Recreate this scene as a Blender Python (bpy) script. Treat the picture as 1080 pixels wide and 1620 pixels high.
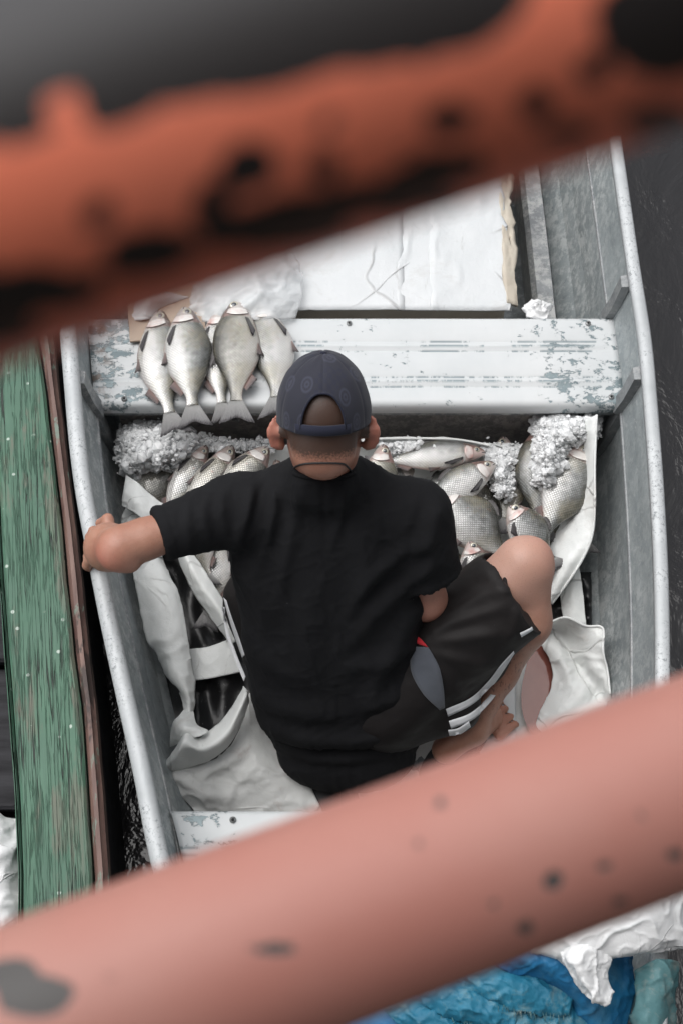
import bpy, math, random
import numpy as np
from mathutils import Vector, Matrix, noise
PI = math.pi
scene = bpy.context.scene
for o in list(bpy.data.objects): bpy.data.objects.remove(o)

# ------------------------------------------------------------------ camera
FPX, PITCH, CAMH = 2250.0, math.radians(62.0), 2.965
CAM = np.array([0.0, 0.0, CAMH])
FW = np.array([0.0, math.cos(PITCH), -math.sin(PITCH)])
UPV = np.array([0.0, math.sin(PITCH), math.cos(PITCH)])
cam_data = bpy.data.cameras.new('camera')
cam = bpy.data.objects.new('camera', cam_data)
scene.collection.objects.link(cam)
scene.camera = cam
cam.location = CAM
cam.rotation_euler = (math.radians(90) - PITCH, 0, 0)
cam_data.sensor_fit = 'VERTICAL'
cam_data.sensor_height = 36.0
cam_data.lens = 50.0
cam_data.clip_start = 0.02
cam_data.clip_end = 500
cam_data.dof.use_dof = True
cam_data.dof.focus_distance = 2.75
cam_data.dof.aperture_fstop = 9.0

# ------------------------------------------------------------------ light
world = bpy.data.worlds.new('World'); scene.world = world
world.use_nodes = True
wn = world.node_tree
for n in list(wn.nodes): wn.nodes.remove(n)
sky = wn.nodes.new('ShaderNodeTexSky'); sky.sky_type = 'NISHITA'; sky.sun_disc = False
SUN_EL, SUN_AZ = 68.0, -60.0           # elevation, bearing east of +Y
sky.sun_elevation = math.radians(SUN_EL); sky.sun_rotation = math.radians(SUN_AZ)
sky.dust_density = 4.0; sky.air_density = 1.2; sky.ozone_density = 1.0
hsv = wn.nodes.new('ShaderNodeHueSaturation'); hsv.inputs['Saturation'].default_value = 0.16
bg = wn.nodes.new('ShaderNodeBackground'); bg.inputs['Strength'].default_value = 0.15
wo = wn.nodes.new('ShaderNodeOutputWorld')
wn.links.new(sky.outputs[0], hsv.inputs['Color'])
wn.links.new(hsv.outputs[0], bg.inputs['Color'])
wn.links.new(bg.outputs[0], wo.inputs['Surface'])
sd = bpy.data.lights.new('sun', 'SUN'); so = bpy.data.objects.new('sun', sd)
scene.collection.objects.link(so)
sd.energy = 1.15; sd.angle = math.radians(60); sd.color = (1.0, 0.975, 0.95)
sdir = Vector((math.sin(math.radians(SUN_AZ)) * math.cos(math.radians(SUN_EL)), math.cos(math.radians(SUN_AZ)) * math.cos(math.radians(SUN_EL)), math.sin(math.radians(SUN_EL))))
so.rotation_euler = sdir.to_track_quat('Z', 'Y').to_euler()
so.location = (0, 2, 6)
vs = scene.view_settings
vs.view_transform = 'Standard'; vs.look = 'None'; vs.gamma = 1.0; vs.use_curve_mapping = False
vs.exposure = 0.30

# ------------------------------------------------------------------ helpers
def P(px, py, z):
    """world point on the horizontal plane at height z seen at photo pixel (px, py)"""
    d = FW + UPV * ((810.0 - py) / FPX); d = d + np.array([(px - 540.0) / FPX, 0, 0])
    t = (z - CAMH) / d[2]
    return CAM + d * t
def PD(px, py, dist):
    d = FW + UPV * ((810.0 - py) / FPX); d = d + np.array([(px - 540.0) / FPX, 0, 0])
    return CAM + d * dist
def proj(V):
    """world points (n,3) -> photo pixels and depth"""
    R = np.asarray(V, float) - CAM
    dep = R @ FW
    return 540 + R[:, 0] / dep * FPX, 810 - (R @ UPV) / dep * FPX, dep

def props(o, label=None, cat=None, group=None, kind=None):
    if label: o['label'] = label
    if cat: o['category'] = cat
    if group: o['group'] = group
    if kind: o['kind'] = kind
    return o
def thing(name, loc, label, cat, group=None):
    o = bpy.data.objects.new(name, None); o.empty_display_size = 0.05
    scene.collection.objects.link(o); o.location = tuple(float(c) for c in loc)
    return props(o, label, cat, group)
def wloc(o):
    p = Vector((0, 0, 0))
    while o is not None:
        p = p + o.location; o = o.parent
    return np.array(p)
def obj(name, V, F, mat, parent=None, smooth=True, attrs=None, local=False, uv=None, solid=None, origin=None):
    """one mesh object; V in world coordinates (or in the parent's own when local)"""
    V = np.asarray(V, dtype=float).reshape(-1, 3)
    me = bpy.data.meshes.new(name)
    base = wloc(parent) if (parent is not None and not local) else np.zeros(3)
    org = np.zeros(3)
    if parent is None:
        org = np.array([V[:, 0].mean(), V[:, 1].mean(), V[:, 2].min()]) if origin is None else np.array(origin)
    me.from_pydata((V - base - org).tolist(), [], [list(map(int, f)) for f in F])
    me.update()
    o = bpy.data.objects.new(name, me); scene.collection.objects.link(o)
    o.location = tuple(org)
    if parent is not None: o.parent = parent
    if mat is not None: me.materials.append(mat)
    if smooth: me.polygons.foreach_set('use_smooth', [True] * len(me.polygons))
    if attrs:
        for k, a in attrs.items():
            at = me.attributes.new(k, 'FLOAT', 'POINT'); at.data.foreach_set('value', np.asarray(a, dtype=np.float32))
    if uv is not None:
        ul = me.uv_layers.new(name='UVMap'); idx = np.zeros(len(me.loops), dtype=np.int32)
        me.loops.foreach_get('vertex_index', idx)
        ul.data.foreach_set('uv', np.asarray(uv, dtype=np.float32)[idx].ravel())
    if solid:
        m = o.modifiers.new('thickness', 'SOLIDIFY'); m.thickness = solid; m.offset = -1
    return o
def grid_faces(nu, nv, cu=False, cv=False, off=0):
    F = []
    for i in range(nu if cu else nu - 1):
        for j in range(nv if cv else nv - 1):
            a = i * nv + j; b = ((i + 1) % nu) * nv + j; c = ((i + 1) % nu) * nv + (j + 1) % nv; d = i * nv + (j + 1) % nv
            F.append((a + off, b + off, c + off, d + off))
    return F
def box_vf(c, s, rot=0.0, bev=0.0):
    """a box with optional chamfered edges"""
    hx, hy, hz = [v / 2 for v in s]; b = min(bev, hx * .9, hy * .9, hz * .9)
    if b <= 0:
        V = [(x, y, z) for x in (-hx, hx) for y in (-hy, hy) for z in (-hz, hz)]
        F = [(0, 1, 3, 2), (4, 6, 7, 5), (0, 4, 5, 1), (2, 3, 7, 6), (0, 2, 6, 4), (1, 5, 7, 3)]
    else:
        V = []; rings = []
        for z, q in ((-hz, b), (-hz + b, 0), (hz - b, 0), (hz, b)):
            rings.append(len(V)); X, Y = hx - q, hy - q; c2 = b if q == 0 else b * .5
            V += [(-X + c2, -Y, z), (X - c2, -Y, z), (X, -Y + c2, z), (X, Y - c2, z), (X - c2, Y, z), (-X + c2, Y, z), (-X, Y - c2, z), (-X, -Y + c2, z)]
        F = []
        for r in range(3):
            for k in range(8):
                F.append((rings[r] + k, rings[r] + (k + 1) % 8, rings[r + 1] + (k + 1) % 8, rings[r + 1] + k))
        F.append(tuple(range(7, -1, -1))); F.append(tuple(rings[3] + k for k in range(8)))
    ca, sa = math.cos(rot), math.sin(rot)
    V = [(c[0] + x * ca - y * sa, c[1] + x * sa + y * ca, c[2] + z) for x, y, z in V]
    return V, F
class MB:
    def __init__(s): s.V = []; s.F = []
    def add(s, V, F):
        o = len(s.V); s.V += [tuple(v) for v in V]; s.F += [tuple(i + o for i in f) for f in F]; return s
    def box(s, c, sz, rot=0.0, bev=0.0): return s.add(*box_vf(c, sz, rot, bev))
    def tube(s, pts, r, n=12): return s.add(*tube_vf(pts, r, n))
    def build(s, name, mat, parent=None, **k): return obj(name, s.V, s.F, mat, parent, **k)
def nrm(v): v = np.asarray(v, float); return v / (np.linalg.norm(v) + 1e-12)
def tube_vf(pts, r, n=12, flat=1.0, cap=True, upv=(0, 0, 1)):
    pts = [np.asarray(p, float) for p in pts]; m = len(pts)
    rs = r if hasattr(r, '__len__') else [r] * m
    V = []
    for i, p in enumerate(pts):
        t = nrm(pts[min(i + 1, m - 1)] - pts[max(i - 1, 0)])
        u = np.asarray(upv, float)
        if abs(t @ u) > .97: u = np.array([1.0, 0, 0])
        a = nrm(np.cross(t, u)); b = np.cross(a, t)
        for k in range(n):
            th = 2 * PI * k / n
            V.append(p + rs[i] * (math.cos(th) * a + math.sin(th) * b * flat))
    F = grid_faces(m, n, False, True)
    if cap: F.append(tuple(range(n))); F.append(tuple((m - 1) * n + k for k in range(n - 1, -1, -1)))
    return V, F
def catmull(C, n):
    """C: (k, d) control points -> (n, d) points"""
    C = np.asarray(C, float); k = len(C)
    if k == 2:
        t = np.linspace(0, 1, n)[:, None]; return C[0] * (1 - t) + C[1] * t
    E = np.vstack([2 * C[0] - C[1], C, 2 * C[-1] - C[-2]])
    out = []
    for s in np.linspace(0, k - 1 - 1e-9, n):
        i = int(s); t = s - i; p0, p1, p2, p3 = E[i], E[i + 1], E[i + 2], E[i + 3]
        out.append(0.5 * ((2 * p1) + (-p0 + p2) * t + (2 * p0 - 5 * p1 + 4 * p2 - p3) * t * t + (-p0 + 3 * p1 - 3 * p2 + p3) * t ** 3))
    return np.array(out)
def fbm(p, oct=3, s=1.0, seed=0.0):
    a = 0.0; amp = 1.0
    for k in range(oct):
        a += amp * noise.noise(Vector((p[0] * s + seed, p[1] * s - seed, p[2] * s + 2 * seed))); amp *= .5; s *= 2.05
    return a
def sheet(name, rows, mat, parent, res=(40, 24), wr=0.0, ws=20.0, thick=0.0016, seed=0.0, fold=None):
    """cloth through rows of (px, py, z) control points"""
    nr, nc = res
    R = [catmull([P(*q) for q in row], nc) for row in rows]
    R = np.array(R)                                   # rows x nc x 3
    G = np.stack([catmull(R[:, j], nr) for j in range(nc)], axis=1)   # nr x nc x 3
    if wr:
        du = np.gradient(G, axis=0); dv = np.gradient(G, axis=1)
        N = np.cross(du, dv); N /= (np.linalg.norm(N, axis=2, keepdims=True) + 1e-12)
        N = np.where(N[..., 2:3] < 0, -N, N)
        for i in range(nr):
            for j in range(nc):
                p = G[i, j]
                w = fbm(p, 3, ws, seed) * wr
                q = fbm((p[0] + .3 * p[1], p[1] - .5 * p[0], p[2]), 2, ws * .6, seed + 7)
                w += wr * 1.3 * (1 - min(1, abs(q) * 5)) ** 2
                q = fbm((p[0] - .6 * p[1], p[1] + .2 * p[0], p[2] * .5), 2, ws * 1.9, seed + 13)
                w += wr * .55 * (1 - min(1, abs(q) * 4)) ** 2
                G[i, j] = p + N[i, j] * w
    uv = np.stack(np.meshgrid(np.linspace(0, 1, nr), np.linspace(0, 1, nc), indexing='ij'), -1).reshape(-1, 2)
    return obj(name, G.reshape(-1, 3), grid_faces(nr, nc), mat, parent, solid=thick, uv=uv)

# ------------------------------------------------------------------ material kit
class NT:
    def __init__(s, name, rough=.5, metal=0.0):
        s.m = bpy.data.materials.new(name); s.m.use_nodes = True; s.t = s.m.node_tree
        s.b = s.t.nodes['Principled BSDF']; s.b.inputs['Roughness'].default_value = rough; s.b.inputs['Metallic'].default_value = metal
        s.tc = s.t.nodes.new('ShaderNodeTexCoord')
    def n(s, typ, **k):
        x = s.t.nodes.new(typ)
        for a, v in k.items(): setattr(x, a, v)
        return x
    def link(s, a, b): s.t.links.new(a, b)
    def put(s, inp, v):
        if hasattr(v, 'is_linked') or isinstance(v, bpy.types.NodeSocket): s.link(v, inp)
        else: inp.default_value = v
    def map(s, scale=(1, 1, 1), coord='Object', rot=(0, 0, 0), loc=(0, 0, 0)):
        m = s.n('ShaderNodeMapping'); s.link(s.tc.outputs[coord], m.inputs[0])
        m.inputs['Scale'].default_value = scale; m.inputs['Rotation'].default_value = rot; m.inputs['Location'].default_value = loc
        return m.outputs[0]
    def noise(s, scale, det=4, rough=.55, vec=None, dist=0.0):
        x = s.n('ShaderNodeTexNoise'); x.inputs['Scale'].default_value = scale; x.inputs['Detail'].default_value = det
        x.inputs['Roughness'].default_value = rough; x.inputs['Distortion'].default_value = dist
        s.link(vec if vec is not None else s.tc.outputs['Object'], x.inputs['Vector']); return x.outputs['Fac']
    def voro(s, scale, vec=None, feature='F1', rnd=1.0, out='Distance'):
        x = s.n('ShaderNodeTexVoronoi'); x.feature = feature; x.inputs['Scale'].default_value = scale
        x.inputs['Randomness'].default_value = rnd
        s.link(vec if vec is not None else s.tc.outputs['Object'], x.inputs['Vector']); return x.outputs[out]
    def ramp(s, fac, a, b, ca=(0, 0, 0), cb=(1, 1, 1)):
        if min(a, b) < 0 or max(a, b) > 1:
            mr = s.n('ShaderNodeMapRange'); mr.inputs[1].default_value = min(a, b); mr.inputs[2].default_value = max(a, b)
            s.link(fac, mr.inputs[0]); fac = mr.outputs[0]
            if a > b: ca, cb = cb, ca
            a, b = 0.0, 1.0
        r = s.n('ShaderNodeValToRGB'); e = r.color_ramp.elements
        if a > b: a, b, ca, cb = b, a, cb, ca
        e[0].position = a; e[1].position = b; e[0].color = (*ca, 1); e[1].color = (*cb, 1)
        s.link(fac, r.inputs[0]); return r.outputs[0]
    def mix(s, fac, a, b, mode='MIX'):
        x = s.n('ShaderNodeMix', data_type='RGBA', blend_type=mode)
        s.put(x.inputs[0], fac)
        for i, v in ((6, a), (7, b)):
            if isinstance(v, (tuple, list)): x.inputs[i].default_value = (*v[:3], 1)
            else: s.link(v, x.inputs[i])
        return x.outputs[2]
    def math(s, op, a, b=0.0, c=None, clamp=False):
        x = s.n('ShaderNodeMath', operation=op); x.use_clamp = clamp
        s.put(x.inputs[0], a); s.put(x.inputs[1], b)
        if c is not None: s.put(x.inputs[2], c)
        return x.outputs[0]
    def sep(s, vec):
        x = s.n('ShaderNodeSeparateXYZ'); s.link(vec, x.inputs[0]); return x.outputs
    def attr(s, name):
        x = s.n('ShaderNodeAttribute'); x.attribute_name = name; return x.outputs['Fac']
    def bump(s, h, strength=.3, dist=.002, prev=None):
        x = s.n('ShaderNodeBump'); x.inputs['Strength'].default_value = strength; x.inputs['Distance'].default_value = dist
        s.link(h, x.inputs['Height'])
        if prev is not None: s.link(prev, x.inputs['Normal'])
        return x.outputs[0]
    def fin(s, color=None, normal=None, rough=None, metal=None, **k):
        I = s.b.inputs
        if color is not None:
            if isinstance(color, (tuple, list)): I['Base Color'].default_value = (*color[:3], 1)
            else: s.link(color, I['Base Color'])
        if normal is not None: s.link(normal, I['Normal'])
        if rough is not None: s.put(I['Roughness'], rough)
        if metal is not None: s.put(I['Metallic'], metal)
        for a, v in k.items(): s.put(I[a.replace('_', ' ')], v)
        return s.m
M = {}

# ------------------------------------------------------------------ materials
def m_alu(name, base, dark, light, metal=.55, rough=.48, speck=.5):
    t = NT(name)
    big = t.noise(5, 5, .6); fine = t.noise(90, 6, .7); st = t.noise(9, 4, .6, t.map((1, .12, 1)))
    c = t.mix(t.ramp(big, .35, .68), dark, base)
    c = t.mix(t.ramp(st, .5, .75), c, tuple(x * .8 for x in base))
    sp = t.ramp(t.noise(55, 3, .75), .60, .68)
    m = t.math('MULTIPLY', sp, t.ramp(t.noise(6, 3), .38, .62))
    c = t.mix(t.math('MULTIPLY', m, speck), c, light)
    v = t.ramp(t.voro(60), .03, .09, (1, 1, 1), (0, 0, 0))
    c = t.mix(t.math('MULTIPLY', v, t.math('MULTIPLY', t.ramp(t.noise(11, 2), .45, .6), .8)), c, light)
    mot = t.ramp(t.noise(34, 7, .78), .47, .56)
    c = t.mix(t.math('MULTIPLY', mot, t.ramp(t.noise(2.6, 3), .38, .55, (.25,) * 3, (.9,) * 3)), c, (base[0] * 1.42, base[1] * 1.36, base[2] * 1.32))
    c = t.mix(t.math('MULTIPLY', t.ramp(t.noise(48, 6, .8), .55, .62), .55), c, tuple(x * .8 for x in dark))
    n = t.bump(t.noise(30, 5, .7), .35, .003); n = t.bump(fine, .2, .001, n)
    return t.fin(c, n, t.math('ADD', t.math('MULTIPLY', fine, .35), rough - .15), t.math('SUBTRACT', metal, t.math('MULTIPLY', m, metal)))
M['hull'] = m_alu('hull_aluminium', (.37, .405, .415), (.24, .27, .28), (.55, .55, .54), .25)
M['hull_floor'] = m_alu('hull_floor_metal', (.20, .22, .23), (.11, .12, .125), (.38, .4, .4), .4, .4, .4)
M['wall_far'] = m_alu('bench_riser_metal', (.30, .285, .275), (.20, .19, .185), (.5, .47, .44), .3, .45, .35)
M['rib'] = m_alu('rib_aluminium', (.27, .285, .29), (.17, .18, .19), (.46, .46, .45), .3, .45, .4)

t = NT('gunwale_aluminium')
c = t.mix(t.ramp(t.noise(9, 5, .6), .3, .7), (.40, .42, .43), (.56, .58, .59))
pit = t.math('MULTIPLY', t.ramp(t.noise(120, 4, .85), .53, .62), t.ramp(t.noise(9, 4, .7), .42, .56))
c = t.mix(t.math('MULTIPLY', pit, .75), c, (.10, .115, .125))
st = t.ramp(t.noise(60, 3, .6, t.map((1, .06, 1))), .62, .75)
c = t.mix(t.math('MULTIPLY', st, .3), c, (.24, .26, .27))
M['gunwale'] = t.fin(c, t.bump(t.noise(200, 4), .2, .0006), .56, .15)

t = NT('chipped_white_paint')
X = t.sep(t.tc.outputs['Object'])
ax = t.math('ABSOLUTE', X[0])
edge = t.ramp(ax, .26, .62)
chip_n = t.noise(30, 8, .72, t.map((1, 1.5, 1)), .25)
thr = t.math('SUBTRACT', chip_n, t.math('MULTIPLY', edge, -.185))
big = t.math('MULTIPLY', t.math('SUBTRACT', t.noise(4.5, 3), .5), .42)
chip = t.ramp(t.math('ADD', thr, big), .655, .675)
line = t.attr('groove')
chl = t.math('MULTIPLY', line, t.ramp(t.noise(13, 7, .75, t.map((1, .3, 1))), .50, .54))
chip = t.math('MAXIMUM', chip, chl)
pc = t.mix(t.ramp(t.noise(4, 5, .6), .35, .7), (.58, .595, .60), (.49, .515, .525))
pc = t.mix(t.math('MULTIPLY', t.ramp(t.noise(14, 5, .7, t.map((1, .25, 1))), .55, .8), .35), pc, (.5, .51, .5))
dots = t.math('MULTIPLY', t.ramp(t.voro(26), .02, .035, (1, 1, 1), (0, 0, 0)), .6)
pc = t.mix(dots, pc, (.25, .25, .24))
mc = t.mix(t.noise(25, 4), (.12, .16, .175), (.28, .335, .35))
c = t.mix(chip, pc, mc)
rust = t.math('MULTIPLY', t.ramp(ax, .575, .61), t.ramp(t.noise(26, 5, .7), .5, .62))
c = t.mix(t.math('MULTIPLY', rust, .75), c, (.16, .10, .07))
n = t.bump(chip, .6, -.0012); n = t.bump(t.noise(60, 4), .1, .001, n)
M['bench'] = t.fin(c, n, t.mix(chip, (.42, .42, .42), (.5, .5, .5)), t.math('MULTIPLY', chip, .35))

def m_paint_rail(name, base, faded, chipc, glossy=.35):
    t = NT(name)
    ch = t.attr('chip')
    e = t.math('ADD', ch, t.math('MULTIPLY', t.math('SUBTRACT', t.noise(160, 4, .7), .5), .5))
    msk = t.ramp(e, .45, .55)
    c = t.mix(t.ramp(t.noise(12, 4), .3, .7), base, faded)
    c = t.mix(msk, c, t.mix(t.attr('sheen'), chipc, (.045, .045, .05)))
    return t.fin(c, t.bump(msk, .5, -.001), t.mix(msk, (glossy, glossy, glossy), (.55, .55, .55)), 0.0)
M['rail_top'] = m_paint_rail('worn_orange_paint', (.90, .225, .125), (.86, .25, .155), (.018, .015, .015), .5)
M['rail_low'] = m_paint_rail('faded_coral_paint', (.49, .205, .165), (.52, .255, .21), (.14, .13, .12), .5)

t = NT('green_timber_paint')
GR = t.map(rot=(0, 0, math.radians(-7.5)))
def gv(k):
    m = t.n('ShaderNodeMapping'); t.link(GR, m.inputs[0]); m.inputs['Scale'].default_value = (1, k, 1); return m.outputs[0]
lv = gv(.045)
grain = t.noise(55, 6, .65, lv); crk = t.ramp(t.noise(38, 4, .7, t.map((1, .035, 1)), .4), .50, .535)
crk2 = t.ramp(t.noise(38, 4, .7, t.map((1, .035, 1)), .4), .465, .50, (1, 1, 1), (0, 0, 0))
crack = t.ramp(t.math('ABSOLUTE', t.math('SUBTRACT', t.noise(52, 3, .55, gv(.028)), .5)), .004, .016, (1, 1, 1), (0, 0, 0))
crack = t.math('MULTIPLY', crack, t.ramp(t.noise(9, 4, .7, gv(.25)), .46, .56))
hair_ = t.ramp(t.math('ABSOLUTE', t.math('SUBTRACT', t.noise(130, 3, .6, gv(.03)), .5)), .004, .03, (.35,) * 3, (0, 0, 0))
crack = t.math('MAXIMUM', crack, hair_)
c = t.mix(t.ramp(t.noise(5, 5, .6), .3, .72), (.040, .115, .072), (.095, .20, .135))
c = t.mix(t.ramp(grain, .40, .70), c, (.055, .125, .085))
bare = t.math('MULTIPLY', t.ramp(t.noise(16, 6, .7, gv(.2)), .50, .57), t.ramp(grain, .3, .6))
c = t.mix(t.math('MULTIPLY', bare, .7), c, (.17, .135, .11))
c = t.mix(t.math('MULTIPLY', t.ramp(t.noise(11, 7, .8, gv(.5)), .60, .66), .6), c, (.03, .045, .038))
c = t.mix(t.ramp(t.noise(2.6, 3, .6), .52, .7), c, (.055, .12, .085))
spot = t.ramp(t.math('ADD', t.voro(30), t.math('MULTIPLY', t.noise(70, 3), .22)), .20, .24, (1, 1, 1), (0, 0, 0))
spot = t.math('MULTIPLY', spot, t.ramp(t.noise(13, 2), .44, .5))
c = t.mix(t.math('MULTIPLY', spot, .85), c, (.48, .56, .5))
c = t.mix(crack, c, (.018, .026, .02))
n = t.bump(crack, .9, -.004); n = t.bump(grain, .35, .002, n)
M['green'] = t.fin(c, n, .62)

t = NT('worn_rub_rail_wood')
g = t.noise(40, 6, .65, t.map((1, .08, 1)))
c = t.mix(t.ramp(g, .35, .7), (.095, .052, .045), (.22, .135, .11))
c = t.mix(t.math('MULTIPLY', t.ramp(t.noise(22, 6, .72, t.map((1, .35, 1))), .58, .62), .8), c, (.16, .23, .19))
c = t.mix(t.math('MULTIPLY', t.ramp(t.noise(13, 5, .7, t.map((1, .3, 1)), .5), .60, .64), .8), c, (.03, .022, .02))
M['rubrail'] = t.fin(c, t.bump(g, .5, .003), .6)

t = NT('dark_wet_planks')
g = t.noise(30, 6, .65, t.map((.1, 1, 1)))
c = t.mix(t.ramp(g, .35, .7), (.012, .012, .014), (.045, .045, .05))
M['darkwood'] = t.fin(c, t.bump(g, .5, .003), .7, Specular_IOR_Level=.2)

t = NT('river_water')
w1 = t.noise(5, 5, .62, t.map((1.3, .8, 1)), .6); w2 = t.noise(26, 4, .6, t.map((1.1, .8, 1)), .5)
n = t.bump(w1, .6, .016); n = t.bump(w2, .05, .0006, n)
c = t.mix(t.noise(1.5, 3), (.010, .009, .010), (.022, .021, .023))
M['water'] = t.fin(c, n, .11, 0.0, IOR=1.45)

def m_tarp(name, a, b, stain, amt=.5):
    t = NT(name)
    c = t.mix(t.ramp(t.noise(5, 5, .6), .3, .7), a, b)
    c = t.mix(t.math('MULTIPLY', t.ramp(t.noise(9, 6, .7, None, .6), .56, .72), amt), c, stain)
    sc = t.ramp(t.noise(40, 5, .75, t.map((1, .25, 1)), .5), .62, .7)
    c = t.mix(t.math('MULTIPLY', sc, .3), c, (.25, .24, .22))
    n = t.bump(t.noise(16, 5, .6), .45, .006); n = t.bump(t.noise(42, 5, .65, None, .7), .4, .003, n); n = t.bump(t.noise(300, 2), .12, .0006, n)
    return t.fin(c, n, .46)
M['tarp'] = m_tarp('grey_white_tarp', (.68, .70, .69), (.77, .785, .77), (.50, .46, .42))
M['tarp_wet'] = m_tarp('soiled_wet_tarp', (.52, .53, .52), (.66, .665, .65), (.36, .27, .24), .6)
M['cloth_white'] = m_tarp('white_sheet_cloth', (.70, .71, .715), (.78, .785, .79), (.6, .6, .58), .4)
def add_creases(m, sc):
    nt = m.node_tree; b = nt.nodes['Principled BSDF']; col = b.inputs['Base Color'].links[0].from_socket; nor = b.inputs['Normal'].links[0].from_socket
    tc = nt.nodes.new('ShaderNodeTexCoord'); nz = nt.nodes.new('ShaderNodeTexNoise'); nz.inputs['Scale'].default_value = 5; ad = nt.nodes.new('ShaderNodeMix'); ad.data_type = 'RGBA'; ad.inputs[0].default_value = .12
    nt.links.new(tc.outputs['Object'], nz.inputs[0]); nt.links.new(tc.outputs['Object'], ad.inputs[6]); nt.links.new(nz.outputs['Color'], ad.inputs[7])
    v = nt.nodes.new('ShaderNodeTexVoronoi'); v.feature = 'DISTANCE_TO_EDGE'; v.inputs['Scale'].default_value = sc; nt.links.new(ad.outputs[2], v.inputs[0])
    r = nt.nodes.new('ShaderNodeMapRange'); r.inputs[1].default_value = 0; r.inputs[2].default_value = .022; r.inputs[3].default_value = 1; r.inputs[4].default_value = 0; nt.links.new(v.outputs['Distance'], r.inputs[0])
    n2 = nt.nodes.new('ShaderNodeTexNoise'); n2.inputs['Scale'].default_value = 6; nt.links.new(tc.outputs['Object'], n2.inputs[0]); r2 = nt.nodes.new('ShaderNodeMapRange'); r2.inputs[1].default_value = .48; r2.inputs[2].default_value = .62; nt.links.new(n2.outputs[0], r2.inputs[0])
    mm = nt.nodes.new('ShaderNodeMath'); mm.operation = 'MULTIPLY'; nt.links.new(r.outputs[0], mm.inputs[0]); nt.links.new(r2.outputs[0], mm.inputs[1])
    m3 = nt.nodes.new('ShaderNodeMath'); m3.operation = 'MULTIPLY'; m3.inputs[1].default_value = .45; nt.links.new(mm.outputs[0], m3.inputs[0])
    mx = nt.nodes.new('ShaderNodeMix'); mx.data_type = 'RGBA'; nt.links.new(m3.outputs[0], mx.inputs[0]); nt.links.new(col, mx.inputs[6]); mx.inputs[7].default_value = (.25, .24, .23, 1); nt.links.new(mx.outputs[2], b.inputs['Base Color'])  # crease shade painted in: base colour darkens along the crease lines
    bp = nt.nodes.new('ShaderNodeBump'); bp.inputs['Strength'].default_value = .6; bp.inputs['Distance'].default_value = .004; nt.links.new(mm.outputs[0], bp.inputs['Height']); nt.links.new(nor, bp.inputs['Normal']); nt.links.new(bp.outputs[0], b.inputs['Normal'])
    return m
M['paper'] = m_tarp('white_packing_cover', (.54, .56, .57), (.61, .625, .635), (.44, .43, .41), .6)
add_creases(M['paper'], 5.5); add_creases(M['tarp'], 9); add_creases(M['tarp_wet'], 7); add_creases(M['cloth_white'], 12)
t = NT('black_plastic_sheet')
c = t.mix(t.ramp(t.noise(70, 4, .8), .66, .72), (.010, .010, .011), (.28, .28, .28))
M['black_plastic'] = t.fin(c, t.bump(t.noise(9, 4, .6, None, .8), .4, .008), .34)
t = NT('bloody_melt_water')
c = t.mix(t.ramp(t.noise(6, 4), .3, .7), (.17, .055, .042), (.25, .10, .08))
M['blood'] = t.fin(c, t.bump(t.noise(12, 3), .15, .004), .08)
t = NT('clear_plastic_wrap')
M['clear'] = t.fin((.80, .82, .83), t.bump(t.noise(9, 4, .6, None, .7), .7, .02), .14, Alpha=.42)
t = NT('brown_cardboard')
M['card'] = t.fin(t.mix(t.noise(12, 4), (.30, .225, .17), (.42, .335, .27)), None, .75)
t = NT('torn_beige_foam')
M['foam'] = t.fin(t.mix(t.noise(20, 4), (.42, .36, .29), (.60, .56, .48)), t.bump(t.noise(60, 4), .6, .004), .8)
t = NT('crushed_ice')
lw = t.n('ShaderNodeLayerWeight'); lw.inputs[0].default_value = .3
c = t.mix(t.noise(18, 3), (.84, .86, .87), (.95, .96, .965))
M['ice'] = t.fin(c, t.bump(t.noise(90, 3), .4, .002), .22, 0.0, IOR=1.31, Transmission_Weight=.15, Subsurface_Weight=.45, Subsurface_Scale=.010)
t.b.inputs['Subsurface Radius'].default_value = (1, 1, 1)
t = NT('rivet_metal'); M['rivet'] = t.fin((.35, .36, .36), None, .35, .7)
t = NT('dark_hole'); M['hole'] = t.fin((.01, .01, .01), None, .8)

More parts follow.
